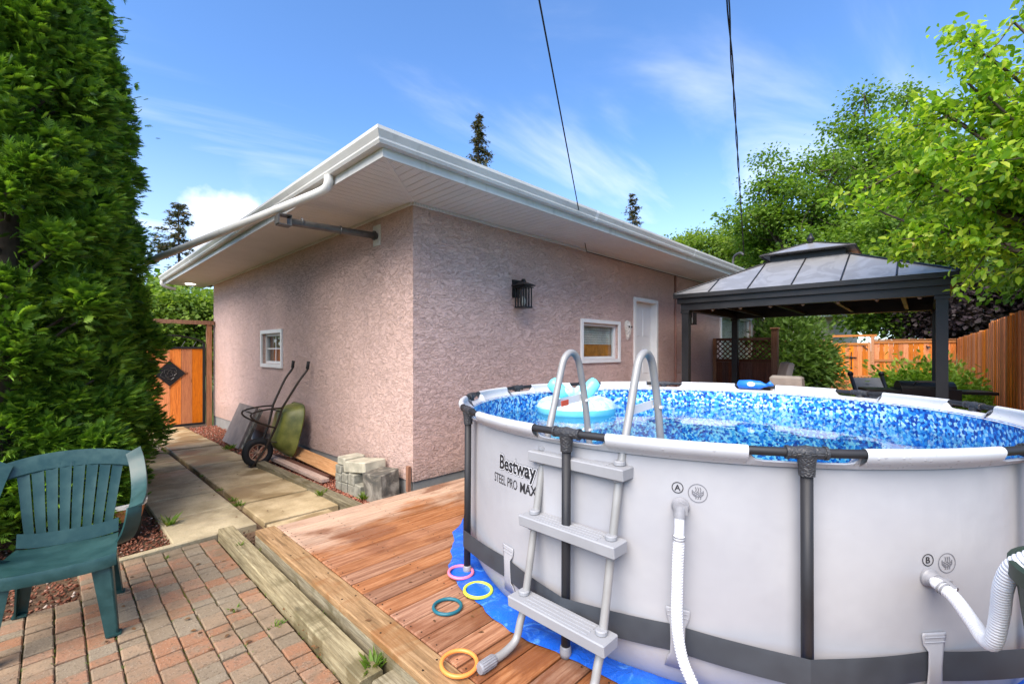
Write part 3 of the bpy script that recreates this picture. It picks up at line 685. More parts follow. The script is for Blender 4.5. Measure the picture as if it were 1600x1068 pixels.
for (ax_, q_) in (('x', 2.1), ('x', 5.1), ('x', 8.1), ('y', 3.0), ('y', 6.0)):
    pr_ = [(.03, ZS + .0605), (.0865, ZS + .0605), (.0995, ZS + .0845), (.0995, ZS + .1), (.1265, ZS + .15), (.1265, ZS + .1795)]
    P_ = np.array([[((q_ + e_, -(OV + d_), z_) if ax_ == 'x' else (-(OV + d_), q_ + e_, z_)) for d_, z_ in pr_] for e_ in (-.03, .03)])
    MB().grid(P_ if ax_ == 'y' else P_[:, ::-1]).build('gutter_joint', 'white_frame', house)
# low hip roof
x0, y0, x1, y1 = -0.86, -0.86, HX + 0.86, HY + 0.86; zr = ZS + 0.195; ry = (y0 + y1) / 2; hz = zr + 0.30 * (ry - y0); xr = ry - y0
b = MB().add([[x0, y0, zr], [x1, y0, zr], [x1, y1, zr], [x0, y1, zr], [x0 + xr, ry, hz], [x1 - xr, ry, hz]], [[0, 1, 5, 4], [1, 2, 5], [2, 3, 4, 5], [3, 0, 4]])
b.build('roof', 'roofing', house)
# windows and door
def window(axis, a0, a1, z0, z1, bars=(), fr=0.055, label=None, blind=None):
    def bx(b, p0, p1):
        (a, d, z), (a2, d2, z2) = p0, p1
        lo = (a, d, z) if axis == 'x' else (d, a, z); hi = (a2, d2, z2) if axis == 'x' else (d2, a2, z2)
        return b.b2(lo, hi)
    b = MB(); t = fr
    for (p, q, r, s) in ((a0 - t, a1 + t, z1, z1 + t), (a0 - t, a1 + t, z0 - t, z0), (a0 - t, a0, z0, z1), (a1, a1 + t, z0, z1)): bx(b, (p, -0.028, r), (q, 0.0 if False else -0.002, s))
    w = b.build('window', 'white_frame', house)
    if label: w['label'] = label
    b = MB(); t = 0.045
    for (p, q, r, s) in ((a0 + .002, a1 - .002, z1 - t, z1 - .002), (a0 + .002, a1 - .002, z0 + .002, z0 + t), (a0 + .002, a0 + t, z0 + t, z1 - t), (a1 - t, a1 - .002, z0 + t, z1 - t)): bx(b, (p, 0.045, r), (q, 0.10, s))
    b.build('sash', 'white_frame', w)
    if bars:
        b = MB(); am, zm = (a0 + a1) / 2, (z0 + z1) / 2
        if 'v' in bars: bx(b, (am - .012, .062, z0 + t), (am + .012, .07, z1 - t))
        if 'h' in bars: bx(b, (a0 + t, .062, zm - .010), (am - .012, .07, zm + .010)); bx(b, (am + .012, .062, zm - .010), (a1 - t, .07, zm + .010))
        if 'V' in bars: bx(b, (a0 + (a1 - a0) * .62 - .03, .045, z0 + t), (a0 + (a1 - a0) * .62 + .03, .09, z1 - t))
        b.build('glazing_bar', 'white_frame', w)
    b = MB(); bx(b, (a0 + t, .078, z0 + t), (a1 - t, .084, z1 - t)); b.build('pane', 'glass', w)
    if blind == 'curtain':
        n = 40; aa = np.linspace(a0, a1, n); b = MB(); P = []
        for z in (z0, z1): P.append([((a, .17 + .02 * math.sin(i * 1.9), z) if axis == 'x' else (.125 + .02 * math.sin(i * 1.9), a, z)) for i, a in enumerate(aa)])
        b.grid(np.array(P)); b.build('curtain', 'curtain', w)
    elif blind:
        b = MB(); z = z1
        while z > z0 + (z1 - z0) * blind: bx(b, (a0, .12, z - .034), (a1, .123, z)); z -= .038
        b.build('blind', 'blind', w)
        if blind > .1: b = MB(); bx(b, (a0, .125, z0), (a1, .128, z0 + (z1 - z0) * blind)); b.build('reflection_board', 'reflection_board', w)  # board added behind the glass; its orange stands in for the fence's reflection
    return w
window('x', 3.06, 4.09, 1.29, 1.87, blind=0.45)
window('y', 3.90, 4.86, 1.20, 1.73, bars='vh', fr=0.062, blind='curtain')
window('x', 8.9, 11.2, 0.95, 2.30, bars='V', fr=0.09, blind=0.02)
b = MB()
for p, q in (((4.62, -.03, .06), (4.68, .12, 2.39)), ((5.46, -.03, .06), (5.52, .12, 2.39)), ((4.68, -.03, 2.33), (5.46, .12, 2.39)), ((4.68, -.05, .06), (5.46, .12, .12))): b.b2(p, q)
dfr = b.build('door_frame', 'white_frame', house)
b = MB().b2((4.683, .10, .123), (5.457, .14, 2.327)); door = b.build('door', 'door_paint', house)
b = MB()
for zc, h in ((0.55, .6), (1.25, .5), (1.95, .5)):
    for xc in (4.88, 5.26): b.rbox((xc, .098, zc), (.24, h, .012), .006, np.array([[1, 0, 0], [0, 0, -1], [0, 1, 0]]))
b.build('door_panel', 'door_paint', door)
b = MB().lathe([(.012, 0), (.012, .03), (.027, .035), (.03, .055), (.015, .065)], (4.74, .10, 1.12), 12, np.array([[1, 0, 0], [0, 0, -1], [0, 1, 0]])); b.build('handle', 'galvanised', door, True)
# pink painted conduit, vent flue, soffit lamp
MB().tube([(6.3, -.02, 0.05), (6.3, -.02, 2.96)], .022, 8).build('conduit', simple('conduit_paint', (0.30, 0.155, 0.12), .6), house, True)
b = MB().b2((-0.012, .66, 2.66), (-.002, .83, 2.90)); fl = b.build('flue_plate', 'cream_metal', house)
b = MB().tube([(-0.012, .743, 2.775), (-.98, .743, 2.742)], .038, 14)
for x in (-.45, -.86): b.lathe([(.039, -.012), (.046, -.006), (.046, .006), (.039, .012)], (x, .743, 2.76), 14, np.array([[0, 0, 1], [0, 1, 0], [-1, 0, 0]]))
b.lathe([(.04, 0), (.055, .01), (.055, .025)], (-0.03, .743, 2.775), 14, np.array([[0, 0, -1], [0, 1, 0], [1, 0, 0]])); b.build('flue_pipe', 'galvanised', house, 40)
b = MB()
for p, q in (((-1.10, .685, 2.69), (-.98, .80, 2.70)), ((-1.10, .685, 2.79), (-.98, .80, 2.80)), ((-1.11, .685, 2.70), (-1.10, .80, 2.79)), ((-.99, .685, 2.70), (-.98, .80, 2.79))): b.b2(p, q)
b.build('flue_cap', 'galvanised', house)
MB().lathe([(.085, -.012), (.095, -.004), (.095, 0)], (-.40, 8.75, ZS - .0005), 20).build('soffit_lamp', 'lamp_lit', house)
# downspouts
b = MB(); b.tube(bez([(-.875, .07, 3.06), (-.875, .075, 2.99), (-.885, .12, 2.945), (-.93, .26, 2.915)], 16), .042, 12)
b.tube(np.linspace((-.93, .26, 2.915), (-1.80, 3.55, 2.60), 3), .042, 12); b.build('downspout', 'white_metal', house, 40)
b = MB(); b.tube(bez([(-.88, 9.1, 3.05), (-.88, 9.1, 2.98), (-.80, 9.12, 2.93), (-.62, 9.16, 2.90)], 12), .04, 10); b.build('downspout', 'white_metal', house, 40)
# service mast on the far end of the roof
b = MB().tube(bez([(8.25, -.5, 3.2), (8.25, -.5, 3.50), (8.22, -.56, 3.60), (8.12, -.70, 3.62), (8.05, -.78, 3.55)], 20), .026, 8); b.build('service_mast', 'galvanised', house, True)

# wall lanterns
def lantern(x, z, label):
    t = thing('wall_lantern', label, 'wall lamp', (x, -.002, z), 'black lanterns on the stucco wall')
    B = lambda n, m, b, s=False: b.build(n, m, t, s)
    B('back_plate', 'black_metal', MB().b2((x - .06, -.028, z - .07), (x + .06, -.002, z + .16)))
    b = MB().b2((x - .02, -.14, z + .11), (x + .02, -.028, z + .14)); B('arm', 'black_metal', b)
    yc = -.15
    b = MB().box((x, yc, z + .075), (.22, .22, .014)); b.box((x, yc, z + .10), (.20, .20, .03), None, .45); b.box((x, yc, z + .05), (.19, .19, .01)); b.box((x, yc, z + .135), (.06, .06, .05), None, .5); B('cap', 'black_metal', b)
    B('base', 'black_metal', MB().box((x, yc, z - .205), (.165, .165, .018)))
    b = MB()
    for sx in (-.072, -.026, .026, .072):
        for sy in (-.072, .072): b.box((x + sx, yc + sy, z - .075), (.012, .012, .24))
    for sx in (-.072, .072):
        for sy in (-.026, .026): b.box((x + sx, yc + sy, z - .075), (.012, .012, .24))
    B('cage', 'black_metal', b); B('glass', 'glass', MB().box((x, yc, z - .075), (.12, .12, .235)))
    B('bulb', 'cream_metal', MB().lathe([(.012, -.1), (.018, -.09), (.03, -.05), (.026, -.01), (.012, .03)], (x, yc, z - .09), 12), True)
lantern(1.56, 2.19, 'black square wall lantern on pink stucco left of the small window')
lantern(6.78, 2.19, 'black wall lantern half hidden by the front gazebo post')
# carved mask by the door
b = MB(); n = 20; P = []
for j, (z, w, d) in enumerate([(.16, .02, .01), (.13, .085, .04), (.06, .10, .06), (0, .085, .07), (-.06, .06, .06), (-.12, .05, .05), (-.17, .03, .03), (-.19, .006, .01)]):
    P.append([(4.40 + w * math.cos(a), -.004 - d * max(0, math.sin(a)) ** .8, 1.80 + z) for a in np.linspace(0, math.pi, n)])
b.grid(np.array(P)); mask = tag(b.build('wall_mask', 'plaster_mask', None, True, base=(4.40, 0, 1.62)), 'pale skull shaped ornament hanging between window and door', 'ornament')
b = MB()
for s in (-1, 1): b.lathe([(.001, .014), (.016, .01), (.02, 0)], (4.40 + s * .045, -.066, 1.845), 10, np.array([[1, 0, 0], [0, 0, -1], [0, 1, 0]]))
b.build('eye_socket', 'black_metal', mask, True, base=None)

# overhead cables
def cable(name, label, pts, r, strands=1, sag=0.0):
    q0 = [np.array(q, float) for q in pts]; p = np.concatenate([np.array([a + (c - a) * f - np.array([0, 0, 4 * sag * f * (1 - f)]) * (i == 0) for f in np.linspace(0, 1, 30)]) for i, (a, c) in enumerate(zip(q0[:-1], q0[1:]))]); p = p[np.r_[True, np.linalg.norm(np.diff(p, axis=0), axis=1) > 1e-6]]; b = MB()
    if strands == 1: b.tube(p, r, 6)
    else:
        s = np.linspace(0, len(p) * 2.2, len(p) * 4); q = np.array([np.interp(np.linspace(0, len(p) - 1, len(s)), np.arange(len(p)), p[:, k]) for k in range(3)]).T
        for k in range(strands):
            a = s * 1.1 + k * 2 * math.pi / strands; b.tube(q + np.stack([np.cos(a), np.sin(a), 0 * a], 1) * r * 0.9, r * 0.75, 5)
    return tag(b.build(name, 'cable'), label, 'cable')
A = np.array([3.13, -.03, 2.965]); D = np.array((-.845, -2.487, 3.377)); v = (D - A) / np.linalg.norm(D - A)
far = A + v * 22 + np.array([0, 0, 0.6])
cable('phone_cable', 'thin dark cable dropping to the eave and running along the wall top', [tuple(A + v * 22), tuple(A), (12, -.035, 2.963)], .0055)
cable('service_cable', 'twisted overhead service cable ending at the mast behind the gazebo', [(-7.06, -5.24, 3.94), (8.02, -.8, 3.56)], .0075, 2, .0)

# ------------------------------------------------------------------ gate at the end of the walk
gate = thing('garden_gate', 'orange plank gate in black iron frame at end of walk', 'gate', (-.85, 8.32, -.29))
y = 8.32
for i in range(6):
    w = 1.22 / 6; x = -1.46 + w * (i + .5)
    b = MB().b2((x - w / 2 + .003, y - .012, -.22), (x + w / 2 - .003, y + .012, 1.47)); b.build('plank', 'fence_wood', gate)
b = MB(); b.b2((-1.51, y - .03, -.27), (-1.463, y + .03, 1.60)); b.b2((-.237, y - .03, -.27), (-.19, y + .03, 1.60)); b.b2((-1.463, y - .03, 1.472), (-.237, y + .03, 1.52)); b.b2((-1.463, y - .03, -.27), (-.237, y + .03, -.222))
b.tube([(-1.49 + 1.28 * k / 16, y, 1.60 + .17 * math.sin(math.pi * k / 16) ** .7) for k in range(17)], .022, 6)
for k in range(1, 6): b.tube([(-1.49 + 1.28 * k / 6, y, 1.52), (-1.49 + 1.28 * (k + .3) / 6, y, 1.64)], .008, 5)
b.build('frame', 'black_metal', gate)
b = MB(); c = np.array([-.85, y - .016, .92])
for a, (dx, dz) in enumerate(((.15, .15), (.15, -.15), (-.15, -.15), (-.15, .15))):
    b.box(c + np.array([dx, 0, dz]), (.45, .02, .04), np.array([[math.cos(R(45)), 0, math.copysign(1, dx * dz) * -1 * -math.sin(R(45)) * -1], [0, 1, 0], [math.copysign(1, dx * dz) * -math.sin(R(45)), 0, math.cos(R(45))]]))
b.box(c + np.array([0, .003, 0]), (.40, .008, .40), np.array([[.707, 0, .707], [0, 1, 0], [-.707, 0, .707]])); dm = b.build('diamond_frame', 'black_metal', gate)
b = MB()
for k in range(10):
    a = k * 2.4; r = .03 + .012 * k
    b.tube([c + np.array([r * math.cos(a), -.012, r * math.sin(a)]), c + np.array([r * 1.3 * math.cos(a + .6), -.016, r * 1.2 * math.sin(a + .6)]), c + np.array([r * math.cos(a + 1.2), -.012, r * math.sin(a + 1.2)])], .006, 5)
b.build('scrollwork', 'galvanised', dm)
b = MB().b2((-.165, y - .05, -.34), (-.065, y + .05, 2.03)); arb = thing('gate_arbour', 'brown timber post and beam framing the orange gate', 'arbour', (-.85, 8.32, -.32)); b.build('post', 'gate_post', arb)
MB().b2((-1.72, y - .05, -.34), (-1.62, y + .05, 2.03)).build('post', 'gate_post', arb)
MB().b2((-1.85, y - .075, 2.031), (-.02, y + .075, 2.12)).build('beam', 'gate_post', arb)

# ------------------------------------------------------------------ things along the left wall
def wheelbarrow():
    Y = 2.88; t = thing('wheelbarrow', 'olive wheelbarrow stood on its nose against the stucco wall', 'wheelbarrow', (-.55, Y, gz(2.9)))
    def rail(s):
        return bez([(-.745, Y + s * .05, -.185), (-.70, Y + s * .085, -.10), (-.60, Y + s * .11, .06), (-.47, Y + s * .15, .36), (-.405, Y + s * .19, .60), (-.36, Y + s * .215, .70), (-.20, Y + s * .28, 1.00), (-.10, Y + s * .29, 1.14), (-.085, Y + s * .29, 1.19)], 40)
    for s in (-1, 1):
        r = MB().tube(rail(s), .016, 8).build('handle_rail', 'brown_tube', t, True)
        MB().tube([(-.09, Y + s * .29, 1.165), (-.075, Y + s * .29, 1.275)], [.023, .021], 10).build('grip', 'rubber', r, True)
        lg = MB().tube(bez([(-.40, Y + s * .195, .62), (-.55, Y + s * .20, .62), (-.72, Y + s * .20, .60), (-.80, Y + s * .20, .565), (-.775, Y + s * .20, .50), (-.62, Y + s * .18, .40), (-.47, Y + s * .155, .34)], 30), .012, 7).build('leg', 'brown_tube', t, True)
    b = MB().tube([(-.745, Y - .05, -.185), (-.755, Y, -.195), (-.745, Y + .05, -.185)], .016, 8); b.tube([(-.79, Y - .20, .585), (-.79, Y + .20, .585)], .009, 6); b.tube([(-.42, Y - .19, .57), (-.42, Y + .19, .57)], .011, 6); b.tube([(-.56, Y - .12, .16), (-.38, Y - .16, .12)], .009, 6); b.tube([(-.56, Y + .12, .16), (-.38, Y + .16, .12)], .009, 6)
    b.build('brace', 'brown_tube', t, True)
    # tray: deep pan, belly outwards, rim towards the wall
    P = []; n = 28
    ax = np.array([.21, 0, 1.0]); ax /= np.linalg.norm(ax); nn = np.array([1.0, 0, -.21]); nn /= np.linalg.norm(nn)
    c0 = np.array([-.42, Y, .36])
    for d, l0, l1, w in ((0.0, -.05, .0, .0), (0.0, -.24, .20, .16), (.012, -.28, .225, .195), (.05, -.33, .26, .235), (.15, -.385, .31, .29), (.235, -.415, .34, .32), (.245, -.43, .355, .335), (.235, -.43, .355, .335)):
        ring = []
        for k in range(n):
            a = 2 * math.pi * k / n; ca, sa = math.cos(a), math.sin(a); e = .5
            u = math.copysign(abs(ca) ** e, ca); v = math.copysign(abs(sa) ** e, sa)
            L = (l0 + l1) / 2 + u * (l1 - l0) / 2
            ring.append(c0 + ax * L + nn * d + np.array([0, v * w * (1 - .12 * (u < 0) * abs(u)), 0]))
        P.append(ring)
    MB().grid(np.array(P), closed=True).build('tray', 'olive_tray', t, True)
    # wheel
    wc = np.array([-.66, Y, 0.005]); rot = np.array([[1, 0, 0], [0, 0, 1], [0, -1, 0.0]])
    wh = MB().lathe([(.018, -.06), (.025, -.05), (.025, .05), (.018, .06)], wc, 12, rot).build('wheel', 'rusty_rim', t, True)
    b = MB(); R0, r0 = .155, .048
    P = [[wc + np.array([(R0 + r0 * math.cos(q)) * math.cos(a), r0 * math.sin(q), (R0 + r0 * math.cos(q)) * math.sin(a)]) for q in np.linspace(0, 2 * math.pi, 12, endpoint=False)] for a in np.linspace(0, 2 * math.pi, 33)]
    b.grid(np.array(P), closed=True).build('tyre', 'rubber', wh, True)
    b = MB(); b.lathe([(.112, -.03), (.104, -.02), (.100, 0), (.104, .02), (.112, .03), (.118, .03), (.118, -.03), (.112, -.03)], wc, 28, rot, False)
    for k in range(8):
        a = k * math.pi / 4; b.tube([wc + np.array([.02 * math.cos(a), 0, .02 * math.sin(a)]), wc + np.array([.105 * math.cos(a), 0, .105 * math.sin(a)])], .008, 6)
    b.build('rim', 'rusty_rim', wh)
wheelbarrow()
# leaning grey slabs
def leaning(y0, y1, xb, xt, zt, mat, th, label):
    b = MB(); zb = gz(y0) - .02
    P = np.array([[(xb, y0, zb), (xb, y1, zb)], [(xt, y0 + .06, zt), (xt, y1 + .06, zt)]]); d = np.array([zt - zb, 0, xb - xt]); d /= np.linalg.norm(d)
    b.slab(P, -d * th if False else d * -th); return tag(b.build('leaning_slab', mat, None, base=((xb + xt) / 2, (y0 + y1) / 2, zb)), label, 'slab', 'slabs leaning on the wall')
leaning(4.55, 5.55, -.44, -.14, .42, 'slab_grey_brown', .045, 'brown grey slab leaning on the wall, nearer the gate')
leaning(4.42, 4.52, -.40, -.10, .40, 'dark_block', .05, 'dark narrow slab edge leaning beside the brown grey slab')
# loose planks on the gravel
def plank_on(name, mat, x, y0, y1, w, h, z, label, rz=0, rx=0):
    c = (x, (y0 + y1) / 2, z); Rm = np.array(Matrix.Rotation(rz, 3, 'Z') @ Matrix.Rotation(rx, 3, 'Y'))
    return tag(MB().rbox(c, (w, y1 - y0, h), .004, Rm).build(name, mat, None, base=c), label, 'plank', 'loose boards by the wall')
plank_on('loose_plank', 'orange_plank', -.16, 1.12, 3.1, .17, .035, -.07, 'orange tan board tilted on the red gravel against the wall', R(-1), R(-38))
plank_on('loose_plank', 'pink_plank', -.385, 1.35, 3.2, .10, .04, -.145, 'weathered pinkish board lying beside the rounded timber', R(1.5))
plank_on('loose_plank', 'brown_fence', -.29, 1.5, 3.3, .07, .035, -.15, 'dark brown strip between orange and pinkish boards', R(1))
# stacked pavers and broken concrete at the corner
def block(c, d, mat, label, rz=0.0, jag=0.004, group='stones stacked by the house corner', tilt=0.0):
    bm = bmesh.new(); bmesh.ops.create_cube(bm, size=1)
    for v in bm.verts: v.co = Vector((v.co.x * d[0], v.co.y * d[1], v.co.z * d[2])) + Vector([random.uniform(-jag, jag) for _ in range(3)])
    bmesh.ops.bevel(bm, geom=list(bm.edges), offset=.008, segments=1, affect='EDGES')
    me = bpy.data.meshes.new('stacked_stone'); bm.to_mesh(me); bm.free(); me.materials.append(M[mat])
    o = bpy.data.objects.new('stacked_stone', me); COL.objects.link(o); o.location = c; o.rotation_euler = (tilt, 0, rz)
    return tag(o, label, 'stone', group)
z0 = gz(.6) - .02
k = 0
lab = {(0, 0): 'lowest small grey stone, wheelbarrow end of the stack', (0, 1): 'second small grey stone up, wheelbarrow end of the stack', (0, 2): 'third small grey stone up, wheelbarrow end of the stack',
       (1, 0): 'lowest grey stone in the middle column of the stack', (1, 1): 'upper grey stone in the middle column of the stack',
       (2, 0): 'lower tall grey stone beneath the pale top slab', (2, 1): 'upper grey stone tucked beneath the pale top slab', (3, 0): 'small grey stone wedged beside the rough dark concrete chunk'}
for (c, r), l in lab.items():
    yc = [1.02, .86, .70, .55][c]; h = [.095, .11, .12, .15][c]
    block((-.235, yc, z0 + h * (r + .5)), (.24, .135, h - .004), 'grey_block', l, random.uniform(-.05, .05))
block((-.20, 1.0, z0 + .33), (.26, .17, .085), 'pale_block', 'small pale stone on top of the stack end', .05)
block((-.20, .68, z0 + .315), (.27, .44, .12), 'pale_block', 'large pale slab lying on top of the stones', .08, tilt=R(-7))
block((-.20, .30, z0 + .15), (.25, .30, .33), 'dark_block', 'rough dark concrete chunk standing beside the deck corner', R(12), .02, tilt=R(-6))
tag(MB().rbox((-.035, .035, .07), (.035, .045, .27), .003).build('corner_stake', 'red_stake', None, base=(-.035, .035, -.06)), 'short red brown wooden stake at the house corner', 'stake')

# ------------------------------------------------------------------ pool
PC = np.array([.833, -2.68]); PR = 1.80; RT = 1.83; ZT = 1.045; JA = [R(-146.25 + 30 * k) for k in range(12)]; CUT = R(6.3)
pool = thing('swimming_pool', 'round grey above ground pool with dark posts and blue mosaic liner', 'pool', (PC[0], PC[1], 0))
def pp(a, r, z): return (PC[0] + r * math.cos(a), PC[1] + r * math.sin(a), z)
def nearest_joint(a): return min(abs((a - j + math.pi) % (2 * math.pi) - math.pi) for j in JA)
NA = 360
ang = np.array([2 * math.pi * k / NA + JA[0] for k in range(NA)])
def wall_r(a, z):
    d = nearest_joint(a) / R(15)                       # 0 at a post, 1 mid bay: the vinyl bellies out a little
    bel = .018 * (math.sin(math.pi * min(1, max(0, z) / 1.0)) ** .7) * (0.35 + .65 * min(1, d * 1.6))
    low = -.05 * max(0, (.16 - z) / .16) ** 2
    return PR - .028 + bel + low
def band(zfun_rfun, name, mat, parent=pool):
    P = np.array([[pp(a, r, z) for (r, z) in zfun_rfun(a)] for a in ang]); P = np.concatenate([P, P[:1]])
    return MB().grid(P).build(name, mat, parent, True)
zz = [0.004, .03, .08, .14, .25, .4, .55, .7, .82, .92, .990]
band(lambda a: [(wall_r(a, z), z) for z in zz], 'outer_wall', 'pool_vinyl')
band(lambda a: [(wall_r(a, z) - .012, z) for z in [.986] + zz[::-1][1:-1] + [.03]], 'liner_wall', 'mosaic_liner')
n = 96; b = MB(); b.add([pp(2 * math.pi * k / n, PR - .10, .022) for k in range(n)], [list(range(n))]); b.build('liner_floor', 'liner_floor', pool)
# sleeve: from the wall top up over the tube, with windows at each joint
def sleeve():
    b = MB(); th = np.linspace(0, math.pi, 9)
    cen = lambda a: RT
    prof_full = [(PR - .012, .978), (PR + .001, .992), (RT - .006, 1.004), (RT + .012, 1.019), (RT + .0190, 1.035)] + [(RT + .0208 * math.cos(t), ZT + .0208 * math.sin(t)) for t in th] + [(RT - .0225, 1.028), (RT - .034, 1.008), (RT - .054, .990), (PR - .044, .976)]
    for j in range(12):
        a0, a1 = JA[j] + CUT, JA[(j + 1) % 12] - CUT + (2 * math.pi if j == 11 else 0)
        aa = list(np.linspace(a0, a1, 22)); P = []
        for a in aa: P.append([pp(a, r, z) for r, z in prof_full])
        b.grid(np.array(P))
        # low strip under each window, outer and inner face joined by a rounded lip
        aj = np.linspace(JA[j] - CUT, JA[j] + CUT, 15)
        P = []
        for a in aj:
            e = abs(a - JA[j]) / CUT; top = 1.005 + .034 * max(0, (e - .76) / .24) ** 2.2
            P.append([pp(a, r, z) for r, z in ((PR - .012, .978), (PR + .001, .990), (RT - .010, top - .003), (RT - .018, top + .002), (RT - .044, top - .006), (PR - .044, .976))])
        b.grid(np.array(P))
        # closing webs at the ends of the windows
    return b.build('top_sleeve', 'sleeve_vinyl', pool, 60)
sleeve()
for j in range(12):
    a0, a1 = JA[j], JA[j] + R(30)
    b = MB().tube([pp(a, RT, ZT) for a in np.linspace(a0, a1, 15)], .0178, 12, False); b.build('top_rail', 'pole_grey', pool, True)
for j in range(12):
    a = JA[j]; t = np.array([-math.sin(a), math.cos(a), 0]); c = np.array(pp(a, RT + .004, ZT))
    b = MB().tube([np.array(pp(a + s, RT + .001, ZT)) for s in np.linspace(-.038, .038, 9)], [.0205, .0235, .0235, .026, .029, .026, .0235, .0235, .0205], 14)
    b.tube([c + np.array([0, 0, -.01]), c + np.array([0, 0, -.04]), c + np.array([0, 0, -.058]), c + np.array([0, 0, -.085])], [.035, .030, .029, .028], 14)
    for s in (-.036, .036): b.tube([np.array(pp(a + s - .003, RT, ZT)), np.array(pp(a + s + .003, RT, ZT))], .0265, 14)
    jt = b.build('tee_joint', 'joint_grey', pool, 40)
    MB().tube([c + np.array([0, 0, -.08]), np.array(pp(a, RT + .010, .03))], .0215, 12).build('post', 'pole_grey', pool, True)
    MB().lathe([(.026, 0), (.028, .02), (.026, .045), (.022, .05)], pp(a, RT + .010, .006), 14).build('foot_cap', 'fitting_grey', pool, True)
# strap round the posts, held by loops in the vinyl
b = MB(); P = []
for k in range(361):
    a = JA[0] + R(k); d = nearest_joint(a); r = max(RT + .034 - .00 - .075 * min(1, d / R(15)) ** .8, wall_r(a, .23) + .004)
    P.append([pp(a, r, .175), pp(a, r + .002, .19), pp(a, r + .002, .272), pp(a, r, .287)])
b.grid(np.array(P)).build('strap', 'strap_grey', pool, True)
for j in range(12):
    a = JA[j] + R(15.6); b = MB(); P = []
    for s in np.linspace(-1, 1, 9):
        row = []
        for z, w in ((.10, .055), (.15, .042), (.17, .030), (.23, .028), (.292, .030), (.315, .044), (.35, .05), (.36, .046)):
            q = a + s * w / 1.8; row.append(pp(q, wall_r(q, z) + (.012 if .16 < z < .30 else .004), z))
        P.append(row)
    b.slab(np.array(P), np.array([math.cos(a), math.sin(a), 0]) * .004).build('strap_loop', 'pool_vinyl', pool, True)
    b = MB()
    for z in (.325, .343): b.tube([pp(a + s, wall_r(a + s, z) + .009, z) for s in np.linspace(-.023, .023, 8)], .0022, 5)
    b.build('seam', 'pool_vinyl', pool.children[-1] if False else pool)
# water
n = 128; b = MB(); P = [[pp(2 * math.pi * k / n, r, .82) for k in range(n)] for r in (.02, .5, 1.0, 1.5, PR - .033)]
b.grid(np.array(P)[::-1], closed=True); b.add(P[0], [list(range(n))]); b.build('water', 'pool_water', pool, False)
# lettering on the wall
def text_mesh(s, size=1.0, offset=0.0):
    c = bpy.data.curves.new('t', 'FONT'); c.body = s; c.size = size; c.offset = offset; c.resolution_u = 3
    o = bpy.data.objects.new('t', c); COL.objects.link(o); dg = bpy.context.evaluated_depsgraph_get(); dg.update()
    me = bpy.data.meshes.new_from_object(o.evaluated_get(dg)); v = np.array([x.co for x in me.vertices]); f = [list(p.vertices) for p in me.polygons]
    bpy.data.objects.remove(o); bpy.data.meshes.remove(me); return v, f
def wrap(parts, name, mat, off, a0, z0):
    b = MB()
    for v, f in parts:
        q = []
        for x, y, _ in v:
            a = a0 + x / PR; q.append(pp(a, wall_r(a, z0 + y) + off, z0 + y))
        b.add(q, f)
    o = b.build(name, mat, pool); return o
v0, f0 = text_mesh('Bestway', 1, .012); lo, hi = v0[:, :2].min(0), v0[:, :2].max(0)
vB = text_mesh('B', 1)[0]; cap = vB[:, 1].max()
sx = .317 / (hi[0] - lo[0]); sy = .074 / cap
for off, mat, d in ((.092, 'print_black', .0015), (.074, 'print_pale', .0024), (.026, 'print_black', .0033)):
    v, f = text_mesh('Bestway', 1, off); v = v.copy(); v[:, 0] = (v[:, 0] - lo[0]) * sx; v[:, 1] *= sy
    wrap([(v, f)], 'lettering', mat, d, R(166.3), .768)
def fit(s, w, h, off):
    v, f = text_mesh(s, 1, off); v = v.copy(); l = v[:, 0].min(); v[:, 0] = (v[:, 0] - l) * w / (v[:, 0].max() - l); v[:, 1] *= h / text_mesh('E', 1)[0][:, 1].max(); return v, f
p1 = fit('STEEL PRO', .232, .05, 0.0); p2 = fit('MAX', .128, .05, .022); p2[0][:, 0] += .257
wrap([p1, p2], 'lettering', 'print_black', .0018, R(164.4), .682)
def ring_pts(r, w, n=30): 
    th = np.linspace(0, 2 * math.pi, n, endpoint=False); v = np.concatenate([np.stack([np.cos(th) * q, np.sin(th) * q, 0 * th], 1) for q in (r, r - w)])
    return v, [[i, (i + 1) % n, n + (i + 1) % n, n + i] for i in range(n)]
def stroke(pts, w):
    p = np.asarray(pts, float); t = np.gradient(p, axis=0); t /= np.linalg.norm(t, axis=1)[:, None]; q = np.stack([-t[:, 1], t[:, 0]], 1) * w / 2; n = len(p)
    v = np.concatenate([p + q, p - q]); v = np.concatenate([v, np.zeros((2 * n, 1))], 1); return v, [[i + n, i + 1 + n, i + 1, i] for i in range(n - 1)]
def mark(letter, a, z, ai, zi):
    v, f = text_mesh(letter, .034, .0006); v = v.copy(); v[:, :2] -= (v[:, :2].min(0) + v[:, :2].max(0)) / 2
    wrap([(v, f), ring_pts(.0235, .0034)], 'port_mark', 'print_black', .0018, R(a), z)
    ps = [ring_pts(.038, .0026)]
    for k in (-1, 0, 1):
        ps.append(stroke([(k * .009 + .003 * math.sin(t), .006 + t * .0055) for t in np.linspace(0, 3.4, 8)], .003)); ps.append(stroke([(k * .009 + .003 * math.sin(t), -.024 + t * .0035) for t in np.linspace(0, 3.4, 8)], .003))
    ps.append(stroke([(-.021, .012), (-.021, -.004), (-.012, -.013), (.012, -.013), (.021, -.004), (.021, .012)], .0035)); ps.append(stroke([(-.020 + .004 * t, .002 + .003 * math.sin(t * 1.6)) for t in np.linspace(0, 10, 24)], .003)); ps.append(stroke([(-.018 + .004 * t, -.006 + .003 * math.sin(t * 1.6 + 1)) for t in np.linspace(0, 9, 24)], .003))
    wrap(ps, 'flow_symbol', 'print_grey', .0018, R(ai), zi)
